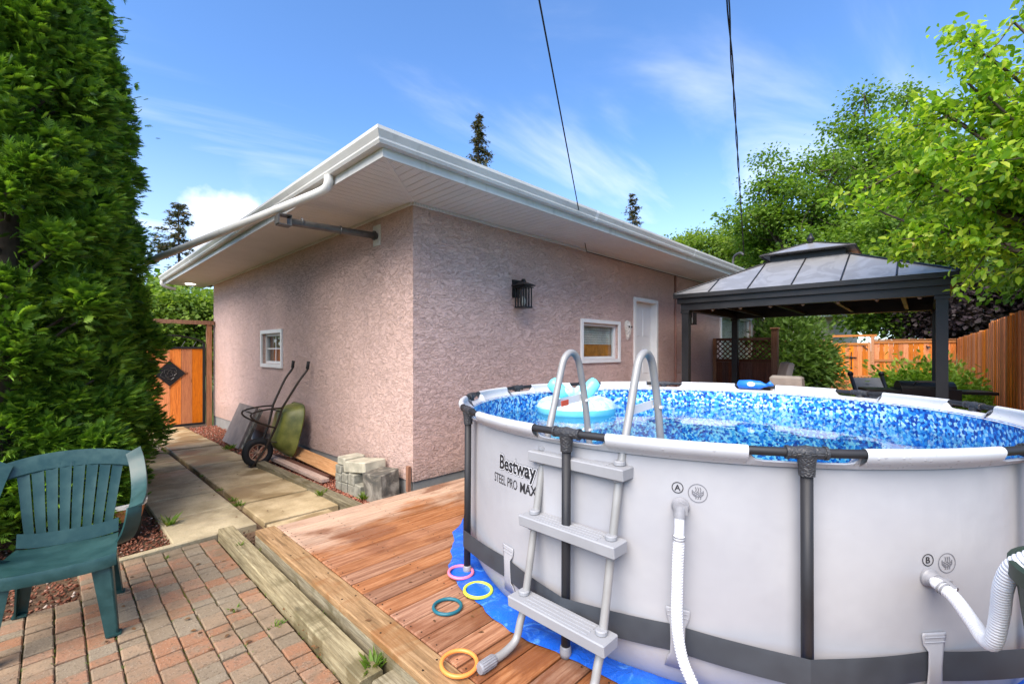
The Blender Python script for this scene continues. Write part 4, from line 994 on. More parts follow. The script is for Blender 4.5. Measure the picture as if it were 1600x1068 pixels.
mark('A', -160.71, .858, -158.2, .844); mark('B', -131.31, .634, -128.74, .619)
# hose fittings and hoses
def fitting(a, z, down):
    c = np.array(pp(a, PR - .01, z)); nr = np.array([math.cos(a), math.sin(a), 0]); tg = np.array([-math.sin(a), math.cos(a), 0])
    Rm = np.stack([tg, np.array([0, 0, 1.0]), nr], 1)
    b = MB().lathe([(.036, 0), (.036, .008), (.030, .014), (.028, .028), (.026, .034)], c, 20, Rm)
    b.tube([c + nr * .03, c + nr * .055, c + nr * .06 + np.array(down) * .03], [.023, .024, .022], 12); b.box(c + nr * .05 + tg * .022, (.02, .035, .02), Rm); b.build('hose_fitting', 'fitting_grey', pool, 40)
    return c + nr * .06 + np.array(down) * .03
def hose(name, label, pts, r=.021):
    p = bez(pts, 400); d = np.concatenate([[0], np.cumsum(np.linalg.norm(np.diff(p, axis=0), axis=1))]); n = int(d[-1] / .0028)
    q = np.array([np.interp(np.linspace(0, d[-1], n), d, p[:, k]) for k in range(3)]).T; s = np.linspace(0, d[-1], n)
    rad = np.where((s < .07) | (s > d[-1] - .05), r * .92, r + .0015 * np.sign(np.sin(s / .0112 * 2 * math.pi)))
    t = thing(name, label, 'hose', tuple(p[0]), 'white corrugated pool hoses'); MB().tube(q, rad, 14).build('tube', 'white_hose', t, 30)
    for k in (.075, .086): i = int(k / d[-1] * n); MB().tube([q[i - 1], q[i + 1]], r + .0032, 14, False).build('clamp_ring', 'fitting_grey', t, True)
e = fitting(R(-160.32), .785, (0, 0, -1)); 
hose('pool_hose', 'white corrugated hose hanging down from port A', [tuple(e), (e[0] - .006, e[1] - .002, .70), (e[0] - .010, e[1] + .004, .50), (e[0] - .014, e[1] + .0, .30), (e[0] - .015, e[1] - .04, .16), (e[0] + .0, e[1] - .13, .06), (e[0] + .1, e[1] - .32, .03), (e[0] + .3, e[1] - .6, .03)])
e = fitting(R(-131.23), .568, tuple(np.array((-.35, -.75, -.35)) / .9)); 
hose('pool_hose', 'white corrugated hose curving from port B up to green tub', [tuple(e), (-.40, -4.047, .574), (-.438, -4.094, .555), (-.533, -4.14, .524), (-.62, -4.166, .516), (-.675, -4.181, .548), (-.721, -4.191, .65), (-.787, -4.195, .761), (-.829, -4.215, .84), (-.845, -4.26, .883), (-.85, -4.33, .90), (-.84, -4.40, .87), (-.83, -4.42, .78)])
tub = thing('filter_tub', 'dark green tapered tub beside the pool taking the white hose', 'tub', (-.82, -4.474, 0))
b = MB().lathe([(.16, 0), (.17, .02), (.258, .80), (.275, .815), (.275, .855), (.262, .86), (.25, .82), (.16, .1)], (-.82, -4.474, 0), 40); b.build('tub_body', simple('tub_green', (0.02, 0.035, 0.02), .5), tub, 40)

# tarp under the pool
b = MB(); n = 180; P = []
for r, zz_ in ((1.55, .004), (1.72, .006), (1.78, .014), (1.81, .018), (1.845, .012), (1.87, .005), (1.0, .004)):
    row = []
    for k in range(n):
        a = 2 * math.pi * k / n; w = .016 * math.sin(a * 7 + 1) + .014 * math.sin(a * 17) + .010 * math.sin(a * 41) + .006 * math.sin(a * 73)
        ex = .0 + .05 * max(0, math.cos(a - R(150))) ** 10
        rr = r + (w + ex) * max(0, (r - 1.74) / .13); row.append(pp(a, rr, zz_ + (.010 * (1 + math.sin(a * 41)) * (r > 1.75) * (r < 1.92) * random.uniform(.5, 1))))
    P.append(row)
order = [P[6]] + P[:6]
tag(MB().grid(np.array(order), closed=True).build('ground_tarp', 'tarp', None, True, base=(PC[0], PC[1], 0)), 'bright blue tarp spread under the pool wall', 'tarp')

# ladder
def ladder():
    t = thing('pool_ladder', 'grey A frame ladder with three wide steps straddling the pool rim', 'ladder', (-1.08, -2.82, 0))
    for yy, n in ((-2.60, 0), (-3.04, 1)):
        p = bez([(-1.29, yy, .024), (-1.20, yy, .026), (-1.13, yy, .05), (-1.10, yy, .12), (-1.065, yy, .22), (-.985, yy, .61), (-.92, yy, .90), (-.835, yy, 1.16), (-.79, yy, 1.30), (-.755, yy, 1.385), (-.695, yy, 1.42), (-.635, yy, 1.385), (-.60, yy, 1.29), (-.565, yy, 1.15), (-.52, yy, .9), (-.44, yy, .50), (-.38, yy, .05)], 110)
        r = MB().tube(p, .0185, 14).build('rail', 'ladder_tube', t, True)
        b = MB().lathe([(.022, 0), (.0245, .008), (.0245, .085), (.022, .092)], (-1.27, yy, .0255), 16, np.array([[0, 0, -1], [0, 1, 0], [1, 0, 0]])); 
        for k in range(16):
            a = k * math.pi / 8; b.box((-1.315, yy + .0245 * math.cos(a), .0255 + .0245 * math.sin(a)), (.075, .003, .003))
        b.build('foot_cap', 'fitting_grey', r)
        b = MB().box((-.70, yy + .021, 1.155), (.25, .004, .04), np.array(Matrix.Rotation(R(-4), 3, 'Y'))); b.build('brace_label', 'label_white', r)
        if n == 0: MB().box((-.775, yy + .0245, 1.152), (.05, .003, .016), np.array(Matrix.Rotation(R(-4), 3, 'Y'))).build('warning_mark', 'label_red', r)
        if n == 0: MB().box((-.775, yy - .0205, 1.152), (.06, .004, .03), np.array(Matrix.Rotation(R(-4), 3, 'Y'))).build('warning_mark', 'label_red', r)
        b = MB()
        for z, x in ((1.15, -.57), (.98, -.54)):
            b.box((x, yy - .022, z), (.022, .012, .012)); b.box((x, yy + .022, z), (.022, .012, .012))
        b.build('stop_pin', 'label_white', r)
    for k, (z, x) in enumerate(((.897, -.93), (.590, -1.0), (.218, -1.075))):
        bm = bmesh.new(); bmesh.ops.create_cube(bm, size=1)
        for v in bm.verts: v.co = Vector((v.co.x * (.115 if v.co.z > 0 else .105), v.co.y * .545, v.co.z * .054))
        bmesh.ops.bevel(bm, geom=list(bm.edges), offset=.005, segments=1, affect='EDGES')
        me = bpy.data.meshes.new('step'); bm.to_mesh(me); bm.free(); me.materials.append(M['ladder_plastic'])
        o = part('step', me, t, Vector((x - .005, -2.82, z)) - t.location)
        for q_ in (-.035, -.012, .012, .035): MB().rbox((x - .005 + q_, -2.82, z + .0285), (.010, .36, .003), .001).build('grip_rib', 'ladder_plastic', o)
        for yy in (-2.60, -3.04):
            MB().lathe([(.026, 0), (.026, .014), (.021, .018)], (x + .003, yy, z + .030), 16).build('collar', 'ladder_plastic', o)
            MB().lathe([(.021, -.012), (.025, -.006), (.025, 0)], (x - .012, yy, z - .030), 16).build('collar', 'ladder_plastic', o)
    for z, x in ((.62, -.47), (.30, -.425)): MB().rbox((x, -2.82, z), (.10, .47, .05), .008).build('step', 'ladder_plastic', t)
ladder()
# dive rings
def ring(x, y, r, mat, label, z=.012, tilt=0):
    th = np.linspace(0, 2 * math.pi, 49); P = [[((r + .0095 * math.cos(q)) * math.cos(a), (r + .0095 * math.cos(q)) * math.sin(a), .0095 * math.sin(q)) for q in np.linspace(0, 2 * math.pi, 10, endpoint=False)] for a in th]
    o = MB().grid(np.array(P), closed=True).build('dive_ring', mat, None, True); o.location = (x, y, z); o.rotation_euler = (tilt, 0, 0); return tag(o, label, 'ring', 'dive rings on the deck')
ring(-.868, -1.864, .076, 'ring_pink', 'pink dive ring at the tarp edge', .028, .05); ring(-.93, -2.10, .080, 'ring_lime', 'lime yellow dive ring half on the blue tarp', .026, .05); ring(-1.145, -2.087, .076, 'ring_teal', 'dark teal dive ring lying on bare boards'); ring(-1.395, -2.50, .080, 'ring_orange', 'orange dive ring beside the ladder foot cap', .022, .06)
# float in the water
fl = thing('swim_ring', 'inflatable aqua and clear swim ring with upright lobes', 'float', (.985, -1.40, .80))
c = np.array([.985, -1.40, .86])
def tor(z0, z1):
    q = np.linspace(z0, z1, 9); return np.array([[c + np.array([(.26 + .135 * math.cos(b_)) * math.cos(a), (.26 + .135 * math.cos(b_)) * math.sin(a), .105 * math.sin(b_) * (1 + .04 * math.sin(a * 26) * (math.sin(b_) > 0))]) for b_ in q] for a in np.linspace(0, 2 * math.pi, 105)])
MB().grid(tor(-math.pi * 1.0, 0.15)).build('lower_ring', 'float_aqua', fl, True); MB().grid(tor(.15, math.pi)).build('upper_ring', 'float_pale', fl, True)
Xr = np.array([math.sin(HEAD), -math.cos(HEAD), 0]); Yr = np.array([math.cos(HEAD), math.sin(HEAD), 0]); Zr = np.array([0, 0, 1.0])
for s, m in ((-1, 'float_aqua'), (1, 'float_aqua')):
    b = MB().tube([c + Xr * s * .08 + Yr * .14 + Zr * .09, c + Xr * s * .14 + Yr * .15 + Zr * .15, c + Xr * s * .20 + Yr * .16 + Zr * .215, c + Xr * s * .235 + Yr * .16 + Zr * .25, c + Xr * s * .245 + Yr * .16 + Zr * .258], [.05, .068, .072, .06, .02], 14); b.build('lobe', m, fl, True)
for s, h in ((-.11, .20), (-.04, .22), (.04, .21), (.12, .19)):
    b = MB().tube([c + Xr * s * .3 + Yr * .12 + Zr * .09, c + Xr * s * .8 + Yr * .14 + Zr * .15, c + Xr * s * 1.3 + Yr * .14 + Zr * h], [.02, .045, .012], 10); b.build('lobe', 'float_pale', fl, True)
# blue brush resting on the far rim
t = thing('pool_brush', 'blue plastic scoop resting on the far pool rim', 'brush', (2.66, -2.53, 1.06)); c = np.array(pp(R(4.5), RT - .01, ZT + .012)); tg = np.array([-math.sin(R(4.5)), math.cos(R(4.5)), 0])
b = MB().tube([c + tg * .15 + Zr * .0, c + tg * .13, c + tg * .02 + Zr * .004, c - tg * .08, c - tg * .12, c - tg * .15], [.02, .048, .05, .045, .022, .018], 12); b.build('body', 'brush_blue', t, True)
MB().tube([c - tg * .14, c - tg * .17 + Zr * .02, c - tg * .20], [.018, .03, .012], 8).build('nozzle', 'brush_blue', t, True)
MB().lathe([(.001, .004), (.022, .003), (.026, 0)], c + np.array([-.050, 0, .01]), 14, np.array([[0, 0, -1], [0, 1.6, 0], [1, 0, 0]])).build('label', 'label_white', t)

# ------------------------------------------------------------------ green resin chair
def chair():
    t = thing('garden_chair', 'dark green moulded resin armchair on the brick patio', 'chair', (-2.635, -.42, -.15), rz=R(-9))
    def ribbon(pts, wv, th, name, n=20, par=t, w0=1.0, w1=1.0, nv=None):
        p = bez(pts, n); wv = np.asarray(wv, float); P = []
        for i, q in enumerate(p):
            f = w0 + (w1 - w0) * i / (len(p) - 1); P.append([q + wv * f * s for s in np.linspace(-.5, .5, 3)])
        P = np.array(P); tan = np.gradient(p, axis=0); nn = unit(np.cross(tan, wv)); P[:, 1] += nn * .004
        b = MB().slab(P, (nn * th)[:, None, :]); return b.build(name, 'green_resin', par, 40, base=None)
    loc0 = t.location.copy(); t.location = (0, 0, 0)      # build in the chair's own axes
    # seat: dished sheet with a turned-down front lip
    P = []
    for v in np.linspace(0, 1, 14):
        row = []
        for u in np.linspace(-1, 1, 13):
            y = -.30 + .50 * v; w = .245 - .03 * v; z = .415 - .035 * v - .014 * (1 - u * u) * math.sin(math.pi * min(1, v * 1.1)) + .012 * abs(u) ** 4
            if v < .08: z -= .0
            row.append((u * w, y - .02 * (1 - u * u) * (1 - v), z))
        P.append(row)
    lip = [[(x, y - .006, z - .055) for x, y, z in P[0]], [(x, y - .008, z - .02) for x, y, z in P[0]]]
    MB().slab(np.array(lip + P), (0, 0, .006)).build('seat', 'green_resin', t, 40)
    bck = [[(u * .215, .20 + .02 * k, .385 + k * .075 + .02 * abs(u) ** 3) for u in np.linspace(-1, 1, 11)] for k in (0, .5, 1)]
    MB().slab(np.array(bck), (0, -.006, .002)).build('seat_back', 'green_resin', t, 40)
    # back slats, fanning upwards
    for k in range(8):
        u = -1 + 2 * (k + .5) / 8; x0, x1 = u * .19, u * .235
        ribbon([(x0, .215, .45), (x0 + (x1 - x0) * .3, .235, .56), (x0 + (x1 - x0) * .75, .275, .72), (x1 * 1.02, .305, .84)], (.042, 0, 0), .008, 'back_slat', 14, w0=.92, w1=1.26)
    # top rail
    P = []
    for u in np.linspace(-1, 1, 17):
        x = u * .295; zt = .905 - .045 * abs(u) ** 2.2; yb = .315 - .03 * u * u
        P.append([(x * .99, yb - .015, zt - .085 - .005 * (1 - u * u)), (x, yb - .002, zt - .04), (x, yb + .012, zt), (x, yb + .045, zt - .012)])
    MB().slab(np.array(P), (0, .004, -.008)).build('top_rail', 'green_resin', t, 40)
    for s in (-1, 1):
        # side upright flowing forward into the armrest and down into the seat
        pts = [(s * .278, .290, .872), (s * .298, .25, .80), (s * .312, .17, .715), (s * .318, .06, .655), (s * .316, -.05, .630), (s * .306, -.12, .612)]
        ribbon(pts, (.075 * s, .0, .045), -.012, 'armrest', 30, w0=.95, w1=1.0)
        pts = [(s * .304, -.112, .618), (s * .300, -.122, .57), (s * .287, -.10, .50), (s * .262, -.04, .43), (s * .232, .04, .385)]
        ribbon(pts, (.060 * s, .045, .0), .012, 'arm_support', 20, w0=1.0, w1=1.25)
        for (a, bb, w) in (((s * .222, -.285, .405), (s * .255, -.315, 0.0), .085), ((s * .20, .20, .385), (s * .232, .285, 0.0), .075)):
            a = np.array(a); bb = np.array(bb); sy = 1 if bb[1] > 0 else -1; b = MB()
            for d, off in (((1, 0, 0), (0, 0, 0)), ((0, 1, 0), (0, 0, 0))):
                d = np.array(d, float); P = []
                for f in np.linspace(0, 1, 8):
                    c = a + (bb - a) * f; ww = w * (1 - .38 * f); e = -s * d if d[0] else -sy * d
                    P.append([c, c + e * ww * .5, c + e * ww])
                b.slab(np.array(P), (np.array([0, -sy * .008, 0]) if d[0] else np.array([-s * .008, 0, 0])))
            b.box(bb + np.array([-s * .02, -sy * .02, .006]), (.06, .05, .012)); b.build('leg', 'green_resin', t, 40)
    t.location = loc0; t.scale = (1.05, 1.0, 1.05)
chair()
# pot at the foot of the cedar
t = thing('plant_pot', 'terracotta pot in black tub at the foot of the cedar', 'pot', (-2.25, 1.02, gz(.6) - .02)); zb = gz(.6) - .02
MB().lathe([(.10, 0), (.115, .01), (.13, .17), (.12, .172)], (-2.25, 1.02, zb), 24).build('tub', 'rubber', t, 40)
MB().lathe([(.11, .16), (.125, .17), (.15, .285), (.14, .285)], (-2.25, 1.02, zb), 24).build('pot_wall', 'terracotta', t, 40)
MB().lathe([(.14, .28), (.162, .282), (.165, .315), (.14, .318), (.13, .27)], (-2.25, 1.02, zb), 24, None, False).build('rim', 'cream_metal', t, 40)

# ------------------------------------------------------------------ gazebo
GA = R(2.06); GO = np.array([5.16, -4.0])
gu = np.array([math.cos(GA), math.sin(GA)]); gv = np.array([-math.sin(GA), math.cos(GA)])
GW, GL = 2.78, 3.22
gz0 = thing('gazebo', 'black hardtop gazebo with grey metal hip roof behind pool', 'gazebo', (GO[0], GO[1], 0), rz=GA)
def gbuild(mb, name, mat, smooth=False, par=None):
    o = mb.build(name, mat, None, smooth); o.parent = par or gz0; return o       # local: x across, y along the front
for px, py in ((0, 0), (0, GL), (GW, 0), (GW, GL)):
    b = MB().rbox((px, py, 1.07), (.115, .115, 2.14), .006); p = gbuild(b, 'post', 'gazebo_metal')
    gbuild(MB().rbox((px, py, .03), (.20, .20, .06), .01), 'base_plate', 'gazebo_metal', False, p); gbuild(MB().rbox((px, py, 2.10), (.145, .145, .05), .01), 'collar', 'gazebo_metal', False, p)
def frame_ring(o0, o1, z0, z1, name):
    lo, hi = -o0, o0; b = MB()
    for (x0, x1, y0, y1) in ((-o0, -o1, -o0, GL + o0), (GW + o1, GW + o0, -o0, GL + o0), (-o1, GW + o1, -o0, -o1), (-o1, GW + o1, GL + o1, GL + o0)): b.b2((x0, y0, z0), (x1, y1, z1))
    return gbuild(b, name, 'gazebo_metal')
frame_ring(.07, -.05, 2.125, 2.24, 'lower_beam'); frame_ring(.115, .03, 2.242, 2.33, 'cornice'); frame_ring(.165, .06, 2.332, 2.40, 'roof_edge')
cx, cy = GW / 2, GL / 2; ez = 2.402; O = .16; tz = 2.96; hx, hy = .42, .55
cor = [(-O, -O), (GW + O, -O), (GW + O, GL + O), (-O, GL + O)]; top = [(cx - hx, cy - hy), (cx + hx, cy - hy), (cx + hx, cy + hy), (cx - hx, cy + hy)]
def lerp(a, b, t): return (a[0] + (b[0] - a[0]) * t, a[1] + (b[1] - a[1]) * t)
for s in range(4):
    A_, B_, T0, T1 = [np.array(q) for q in (cor[s], cor[(s + 1) % 4], top[s], top[(s + 1) % 4])]
    Le = np.linalg.norm(B_ - A_); ue = (B_ - A_) / Le; ne = np.array([-ue[1], ue[0]]); H_ = (T0 - A_) @ ne; i0 = (T0 - A_) @ ue; i1 = Le - (T1 - A_) @ ue
    up_ = lambda x: min(H_, max(0, x) * H_ / i0, max(0, Le - x) * H_ / i1)
    def rp(x, d, dz=0.0): q = A_ + ue * x + ne * d; return (q[0], q[1], ez + (tz - ez) * d / H_ + dz)
    nP = 6 if s % 2 else 5
    for k in range(nP):
        x0, x1 = Le * k / nP, Le * (k + 1) / nP
        brk = sorted([x for x in (i0, Le - i1) if x0 < x < x1], reverse=True)
        pl_ = [(x0, 0), (x1, 0)] + ([(x1, up_(x1))] if up_(x1) > 1e-6 else []) + [(x, up_(x)) for x in brk] + ([(x0, up_(x0))] if up_(x0) > 1e-6 else [])
        n_ = len(pl_); v = [rp(*q) for q in pl_] + [rp(*q, -.014) for q in pl_]
        f = [list(range(n_)), [n_ + q for q in range(n_)][::-1]] + [[q, n_ + q, n_ + (q + 1) % n_, (q + 1) % n_] for q in range(n_)]
        gbuild(MB().add(v, f), 'roof_panel', 'gazebo_roof')
        if k: gbuild(MB().tube([rp(x0, 0, .004), rp(x0, up_(x0) * .5, .004), rp(x0, up_(x0), .004)], .012, 6), 'seam_rib', 'gazebo_metal')
    gbuild(MB().tube([(*A_, ez + .006), (*T0, tz + .006)], .018, 6), 'hip_rib', 'gazebo_metal')
b = MB(); b.b2((cx - hx + .02, cy - hy + .02, tz - .02), (cx + hx - .02, cy + hy - .02, tz + .13)); gbuild(b, 'cupola_wall', 'black_metal')
hx2, hy2 = .53, .66
q = [(cx - hx2, cy - hy2), (cx + hx2, cy - hy2), (cx + hx2, cy + hy2), (cx - hx2, cy + hy2)]
b = MB().add([(*p, tz + .11) for p in q] + [(cx, cy - .06, tz + .33), (cx, cy + .06, tz + .33)], [[0, 1, 4], [1, 2, 5, 4], [2, 3, 5], [3, 0, 4, 5], [3, 2, 1, 0]]); gbuild(b, 'cupola_roof', 'gazebo_roof')
b = MB()
for i in range(4): b.tube([(*q[i], tz + .11), (*q[(i + 1) % 4], tz + .11)], .018, 6); b.tube([(*q[i], tz + .115), (cx, cy + (-.06 if q[i][1] < cy else .06), tz + .335)], .013, 6)
gbuild(b, 'cupola_trim', 'gazebo_metal')
gbuild(MB().lathe([(.05, 0), (.03, .03), (.055, .06), (.06, .09), (.03, .12), (.012, .18)], (cx, cy, tz + .32), 12), 'finial', 'gazebo_metal', True)
b = MB(); 
for e in range(4): b.b2((-.04 + .0, -.04, 2.16) if e == 9 else (-.03, -.03 + GL * (e + .5) / 4.2, 2.15), (GW + .03, GL * (e + .5) / 4.2 + .02, 2.20))
gbuild(b, 'ceiling_rafter', 'gazebo_metal')
# string lights under the beam
t = thing('string_lights', 'small round string lights hung under the gazebo beam', 'string lights', (GO[0], GO[1], 2.1), rz=GA)
b = MB(); pts = [(.06, .1 + (GL - .2) * k / 28, 2.225 - .02 * abs(math.sin(math.pi * k / 4))) for k in range(29)]; b.tube(pts, .006, 5); o = b.build('wire', 'cable', None); o.parent = t; o.location = (0, 0, -2.1)
for k in range(1, 28, 4):
    x, y, z = pts[k]; o = MB().lathe([(.008, .02), (.012, 0), (.026, -.03), (.03, -.05), (.02, -.075), (.004, -.085)], (0, 0, 0), 10).build('bulb', 'bulb', None, True); o.parent = t; o.location = (x, y, z - 2.1 - .03)

# furniture behind the pool
def patio_chair(loc, rz, label, mat='cushion', h=.95):
    t = thing('patio_chair', label, 'chair', loc, 'patio chairs under the gazebo', rz)
    def bb(b, n, m, s=False): o = b.build(n, m, None, s); o.parent = t; return o
    bb(MB().rbox((0, 0, .42), (.52, .52, .12), .03), 'seat_cushion', mat); Rm = np.array(Matrix.Rotation(R(-12), 3, 'X'))
    bb(MB().rbox((0, .28, h - .24), (.50, .10, .50), .03, Rm), 'back_cushion', mat)
    for sx in (-.29, .29):
        for sy in (-.25, .27): bb(MB().b2((sx - .02, sy - .02, 0), (sx + .02, sy + .02, .62 if sy < 0 else .7)), 'leg', 'black_metal')
        bb(MB().b2((sx - .035, -.28, .621), (sx + .035, .26, .65)), 'armrest', 'black_metal')
    bb(MB().b2((-.27, -.24, .33), (.27, .28, .36)), 'seat_frame', 'black_metal')
patio_chair((7.0, -1.55, 0), R(-150), 'beige patio chair with high back before the lattice screen', h=1.20)
patio_chair((6.3, -2.15, 0), R(80), 'beige patio chair with arms partly hidden by pool rim', h=1.0)
t = thing('sling_chair', 'grey sling chair with black posts beside the juniper', 'chair', (8.35, -3.15, 0), rz=R(-60))
for n, m, b in (('sling', 'grey_board', MB().slab(np.array([[(x, .25 + .35 * v, .43 + .44 * v) for x in (-.24, .24)] for v in (0, .5, 1)]), (0, .02, .01))), ('seat', 'grey_board', MB().b2((-.25, -.3, .40), (.25, .24, .43)))): o = b.build(n, m); o.parent = t
for sx in (-.27, .27):
    o = MB().tube([(sx, .22, .05), (sx, .32, .48), (sx, .62, .93)], .035, 8).build('post', 'black_metal', None, True); o.parent = t; o = MB().lathe([(.02, -.05), (.05, -.02), (.05, .03), (.02, .06)], (sx, .63, .95), 10).build('knob', 'black_metal', None, True); o.parent = t
t = thing('barbecue', 'black lidded barbecue with pale handle behind right gazebo post', 'barbecue', (6.55, -3.75, 0), rz=R(20))
for n, m, b in (('firebox', 'black_metal', MB().b2((-.25, -.38, .62), (.25, .30, .86))), ('lid', 'black_metal', MB().tube([(0, -.36, .85), (0, .28, .85)], .17, 14, True, .7)), ('cart', 'black_metal', MB().b2((-.22, -.34, .0), (.22, .26, .55))), ('side_shelf', 'black_metal', MB().b2((-.24, -.78, .80), (.24, -.385, .84))), ('side_shelf', 'black_metal', MB().b2((-.24, .305, .80), (.24, .72, .84))), ('handle', 'galvanised', MB().tube([(-.15, -.20, .93), (-.20, -.20, .97), (-.20, .12, .97), (-.15, .12, .93)], .014, 6))):
    o = b.build(n, m); o.parent = t

# lattice screen behind the gazebo
t = thing('lattice_screen', 'dark brown privacy screen with lattice top by house wall', 'screen', (8.35, -.7, 0)); X = 8.35
for yp, h, w, lab in ((-.06, 1.72, .07, None), (-1.33, 1.90, .12, None)): 
    p = MB().b2((X - w / 2, yp - w / 2, 0), (X + w / 2, yp + w / 2, h)).build('post', 'gate_post', t)
    if h > 1.8: MB().rbox((X, yp, h + .016), (.16, .16, .03), .01).build('post_cap', 'fence_rail', p)
for z0_, z1_ in ((1.66, 1.72), (1.17, 1.24)): MB().b2((X - .03, -1.27, z0_), (X + .03, -.10, z1_)).build('rail', 'brown_fence', t)
for k in range(9): MB().b2((X - .012, -1.27 + .13 * k + .002, .05), (X + .012, -1.27 + .13 * (k + 1) - .002, 1.168)).build('board', 'brown_fence', t)
for s in (-1, 1):
    for k in range(-4, 14):
        y0_ = -1.27 + k * .115; z0_, z1_ = 1.241, 1.659; ya, yb = (y0_, y0_ + s * (z1_ - z0_)); p = []
        for f in np.linspace(0, 1, 43):
            yy = ya + (yb - ya) * f
            if -1.27 <= yy <= -.10: p.append((X + s * .006, yy, z0_ + (z1_ - z0_) * f))
        if len(p) > 4: MB().tube([p[0], p[-1]], .013, 4).build('lattice_slat', 'brown_fence', t)

# ------------------------------------------------------------------ fences and back gate
FA = R(2.3)
def fence_frame(name, label, o, rz): return thing(name, label, 'fence', o, None, rz)
bm_cache = {}
def board_mesh(h, w=.138):
    k = (round(h, 2), round(w, 3))
    if k not in bm_cache:
        o = MB().b2((-w / 2 + .002, -.01, .06), (w / 2 - .002, .01, h)).build('board', 'fence_wood'); bm_cache[k] = o.data; bpy.data.objects.remove(o)
    return bm_cache[k]
# right fence: boards towards the yard, running from beyond the back corner to behind the camera
rf = fence_frame('side_fence', 'tall orange board fence along the right side, stepping up', (19.85, -4.27, 0), R(182.3))
L_ = 0
for sec in range(8):
    h = [1.86, 1.86, 1.86, 1.86, 1.97, 1.97, 2.0, 2.0][sec]; n = 17
    for k in range(n): part('board', board_mesh(h, .14), rf, (L_ + .14 * (k + .5), -.03 - .012 * (k % 2), random.uniform(-.01, .01)))
    o = MB().b2((L_ - .05, -.005, 0), (L_ + .05, .09, h + .05)).build('post', 'fence_rail'); o.parent = rf
    for z in (.4, h - .2): o = MB().b2((L_ + .051, .0, z - .045), (L_ + .14 * n - .051, .04, z + .045)).build('rail', 'fence_rail'); o.parent = rf
    L_ += .14 * n
# back fence and its gate
bf = fence_frame('back_fence', 'orange board fence with middle rail across the back of the yard', (19.9, -4.2, 0), R(92.3))
def brow(x0, x1, h, side=.0):
    n = int(round((x1 - x0) / .14)); w = (x1 - x0) / n
    for k in range(n): part('board', board_mesh(h, w), bf, (x0 + w * (k + .5), 0.0, random.uniform(-.008, .008)))
    for z, hh in ((h - .03, .10), (1.05, .09), (.35, .09)): o = MB().b2((x0, .011, z - hh / 2), (x1, .05, z + hh / 2)).build('rail', 'fence_rail'); o.parent = bf
    o = MB().b2((x0, -.05, h + .03), (x1, .08, h + .06)).build('cap_board', 'fence_rail'); o.parent = bf
brow(0.0, 2.28, 1.80); brow(3.72, 11.0, 1.80)
for xx in (2.33, 3.67): o = MB().b2((xx - .05, -.05, 0), (xx + .05, .09, 1.98)).build('post', 'fence_rail'); o.parent = bf
o = MB().b2((2.2, -.05, 1.981), (3.8, .09, 2.06)).build('top_beam', 'fence_rail'); o.parent = bf
bg = thing('back_gate', 'orange board gate with dark cross ornament in the back fence', 'gate', (19.9, -4.2, 0), None, R(92.3))
for k in range(9): part('board', board_mesh(1.72, 1.22 / 9), bg, (2.39 + 1.22 / 9 * (k + .5), 0, 0))
for a, bq in (((2.39, .012, .08), (2.48, .05, 1.74)), ((3.52, .012, .08), (3.61, .05, 1.74)), ((2.481, .012, 1.65), (3.519, .05, 1.74)), ((2.481, .012, .08), (3.519, .05, .17))): o = MB().b2(a, bq).build('frame_rail', 'fence_rail'); o.parent = bg
for (x, z, s) in ((2.57, 1.56, 1), (3.43, 1.56, -1), (2.57, .26, -1), (3.43, .26, 1)): o = MB().box((x, .03, z), (.30, .03, .035), np.array(Matrix.Rotation(R(45 * s) * -1, 3, 'Y'))).build('corner_brace', 'brown_fence'); o.parent = bg
o = MB().b2((2.985, .03, .72), (3.015, .055, 1.38)).b2((2.83, .03, 1.14), (3.17, .058, 1.175)).lathe([(.03, -.01), (.05, 0), (.03, .01)], (3.0, .06, 1.157), 10, np.array([[1, 0, 0], [0, 0, -1], [0, 1, 0]])).lathe([(.02, -.01), (.04, 0), (.02, .01)], (3.0, .05, .74), 8, np.array([[1, 0, 0], [0, 0, -1], [0, 1, 0]])).build('cross_ornament', 'black_metal'); o.parent = bg
o = MB().b2((3.50, .052, .86), (3.72, .08, .92)).b2((3.58, .08, .82), (3.62, .12, .98)).build('latch', 'black_metal'); o.parent = bg
# low lattice rail in front of the gate
t = thing('lattice_rail', 'low orange lattice strip in front of the back gate', 'fence', (17.0, -2.2, 0)); X = 17.0
for z0_, z1_ in ((.0, .12), (.52, .57)): MB().b2((X - .03, -3.6, z0_), (X + .03, 1.0, z1_)).build('rail', 'fence_rail', t)
b = MB()
for s in (-1, 1):
    for k in range(48):
        y0_ = -3.55 + k * .095; b.tube([(X + s * .008, y0_, .121), (X + s * .008, y0_ + s * .38 if -3.6 < y0_ + s * .38 < 1.0 else y0_, .519)], .012, 4)
tag(b.build('lattice_slats', 'fence_rail', t), kind='stuff')
# grey corrugated panel by the gate
b = MB(); P = [[(15.6 + .02 * math.sin(k * 1.3), .15 - .95 * k / 24, z) for k in range(25)] for z in (.35, 1.62)]
b.slab(np.array(P), (.02, 0, 0)); t = thing('grey_cabinet', 'grey ribbed cabinet standing between pine shrub and gate', 'cabinet', (15.9, -.3, 0)); b.build('ribbed_front', 'grey_board', t); MB().b2((15.63, -.80, .0), (16.2, .15, 1.60)).build('body', 'grey_board', t); MB().b2((15.5, -.85, 1.621), (16.25, .2, 1.65)).build('lid', 'grey_block', t)

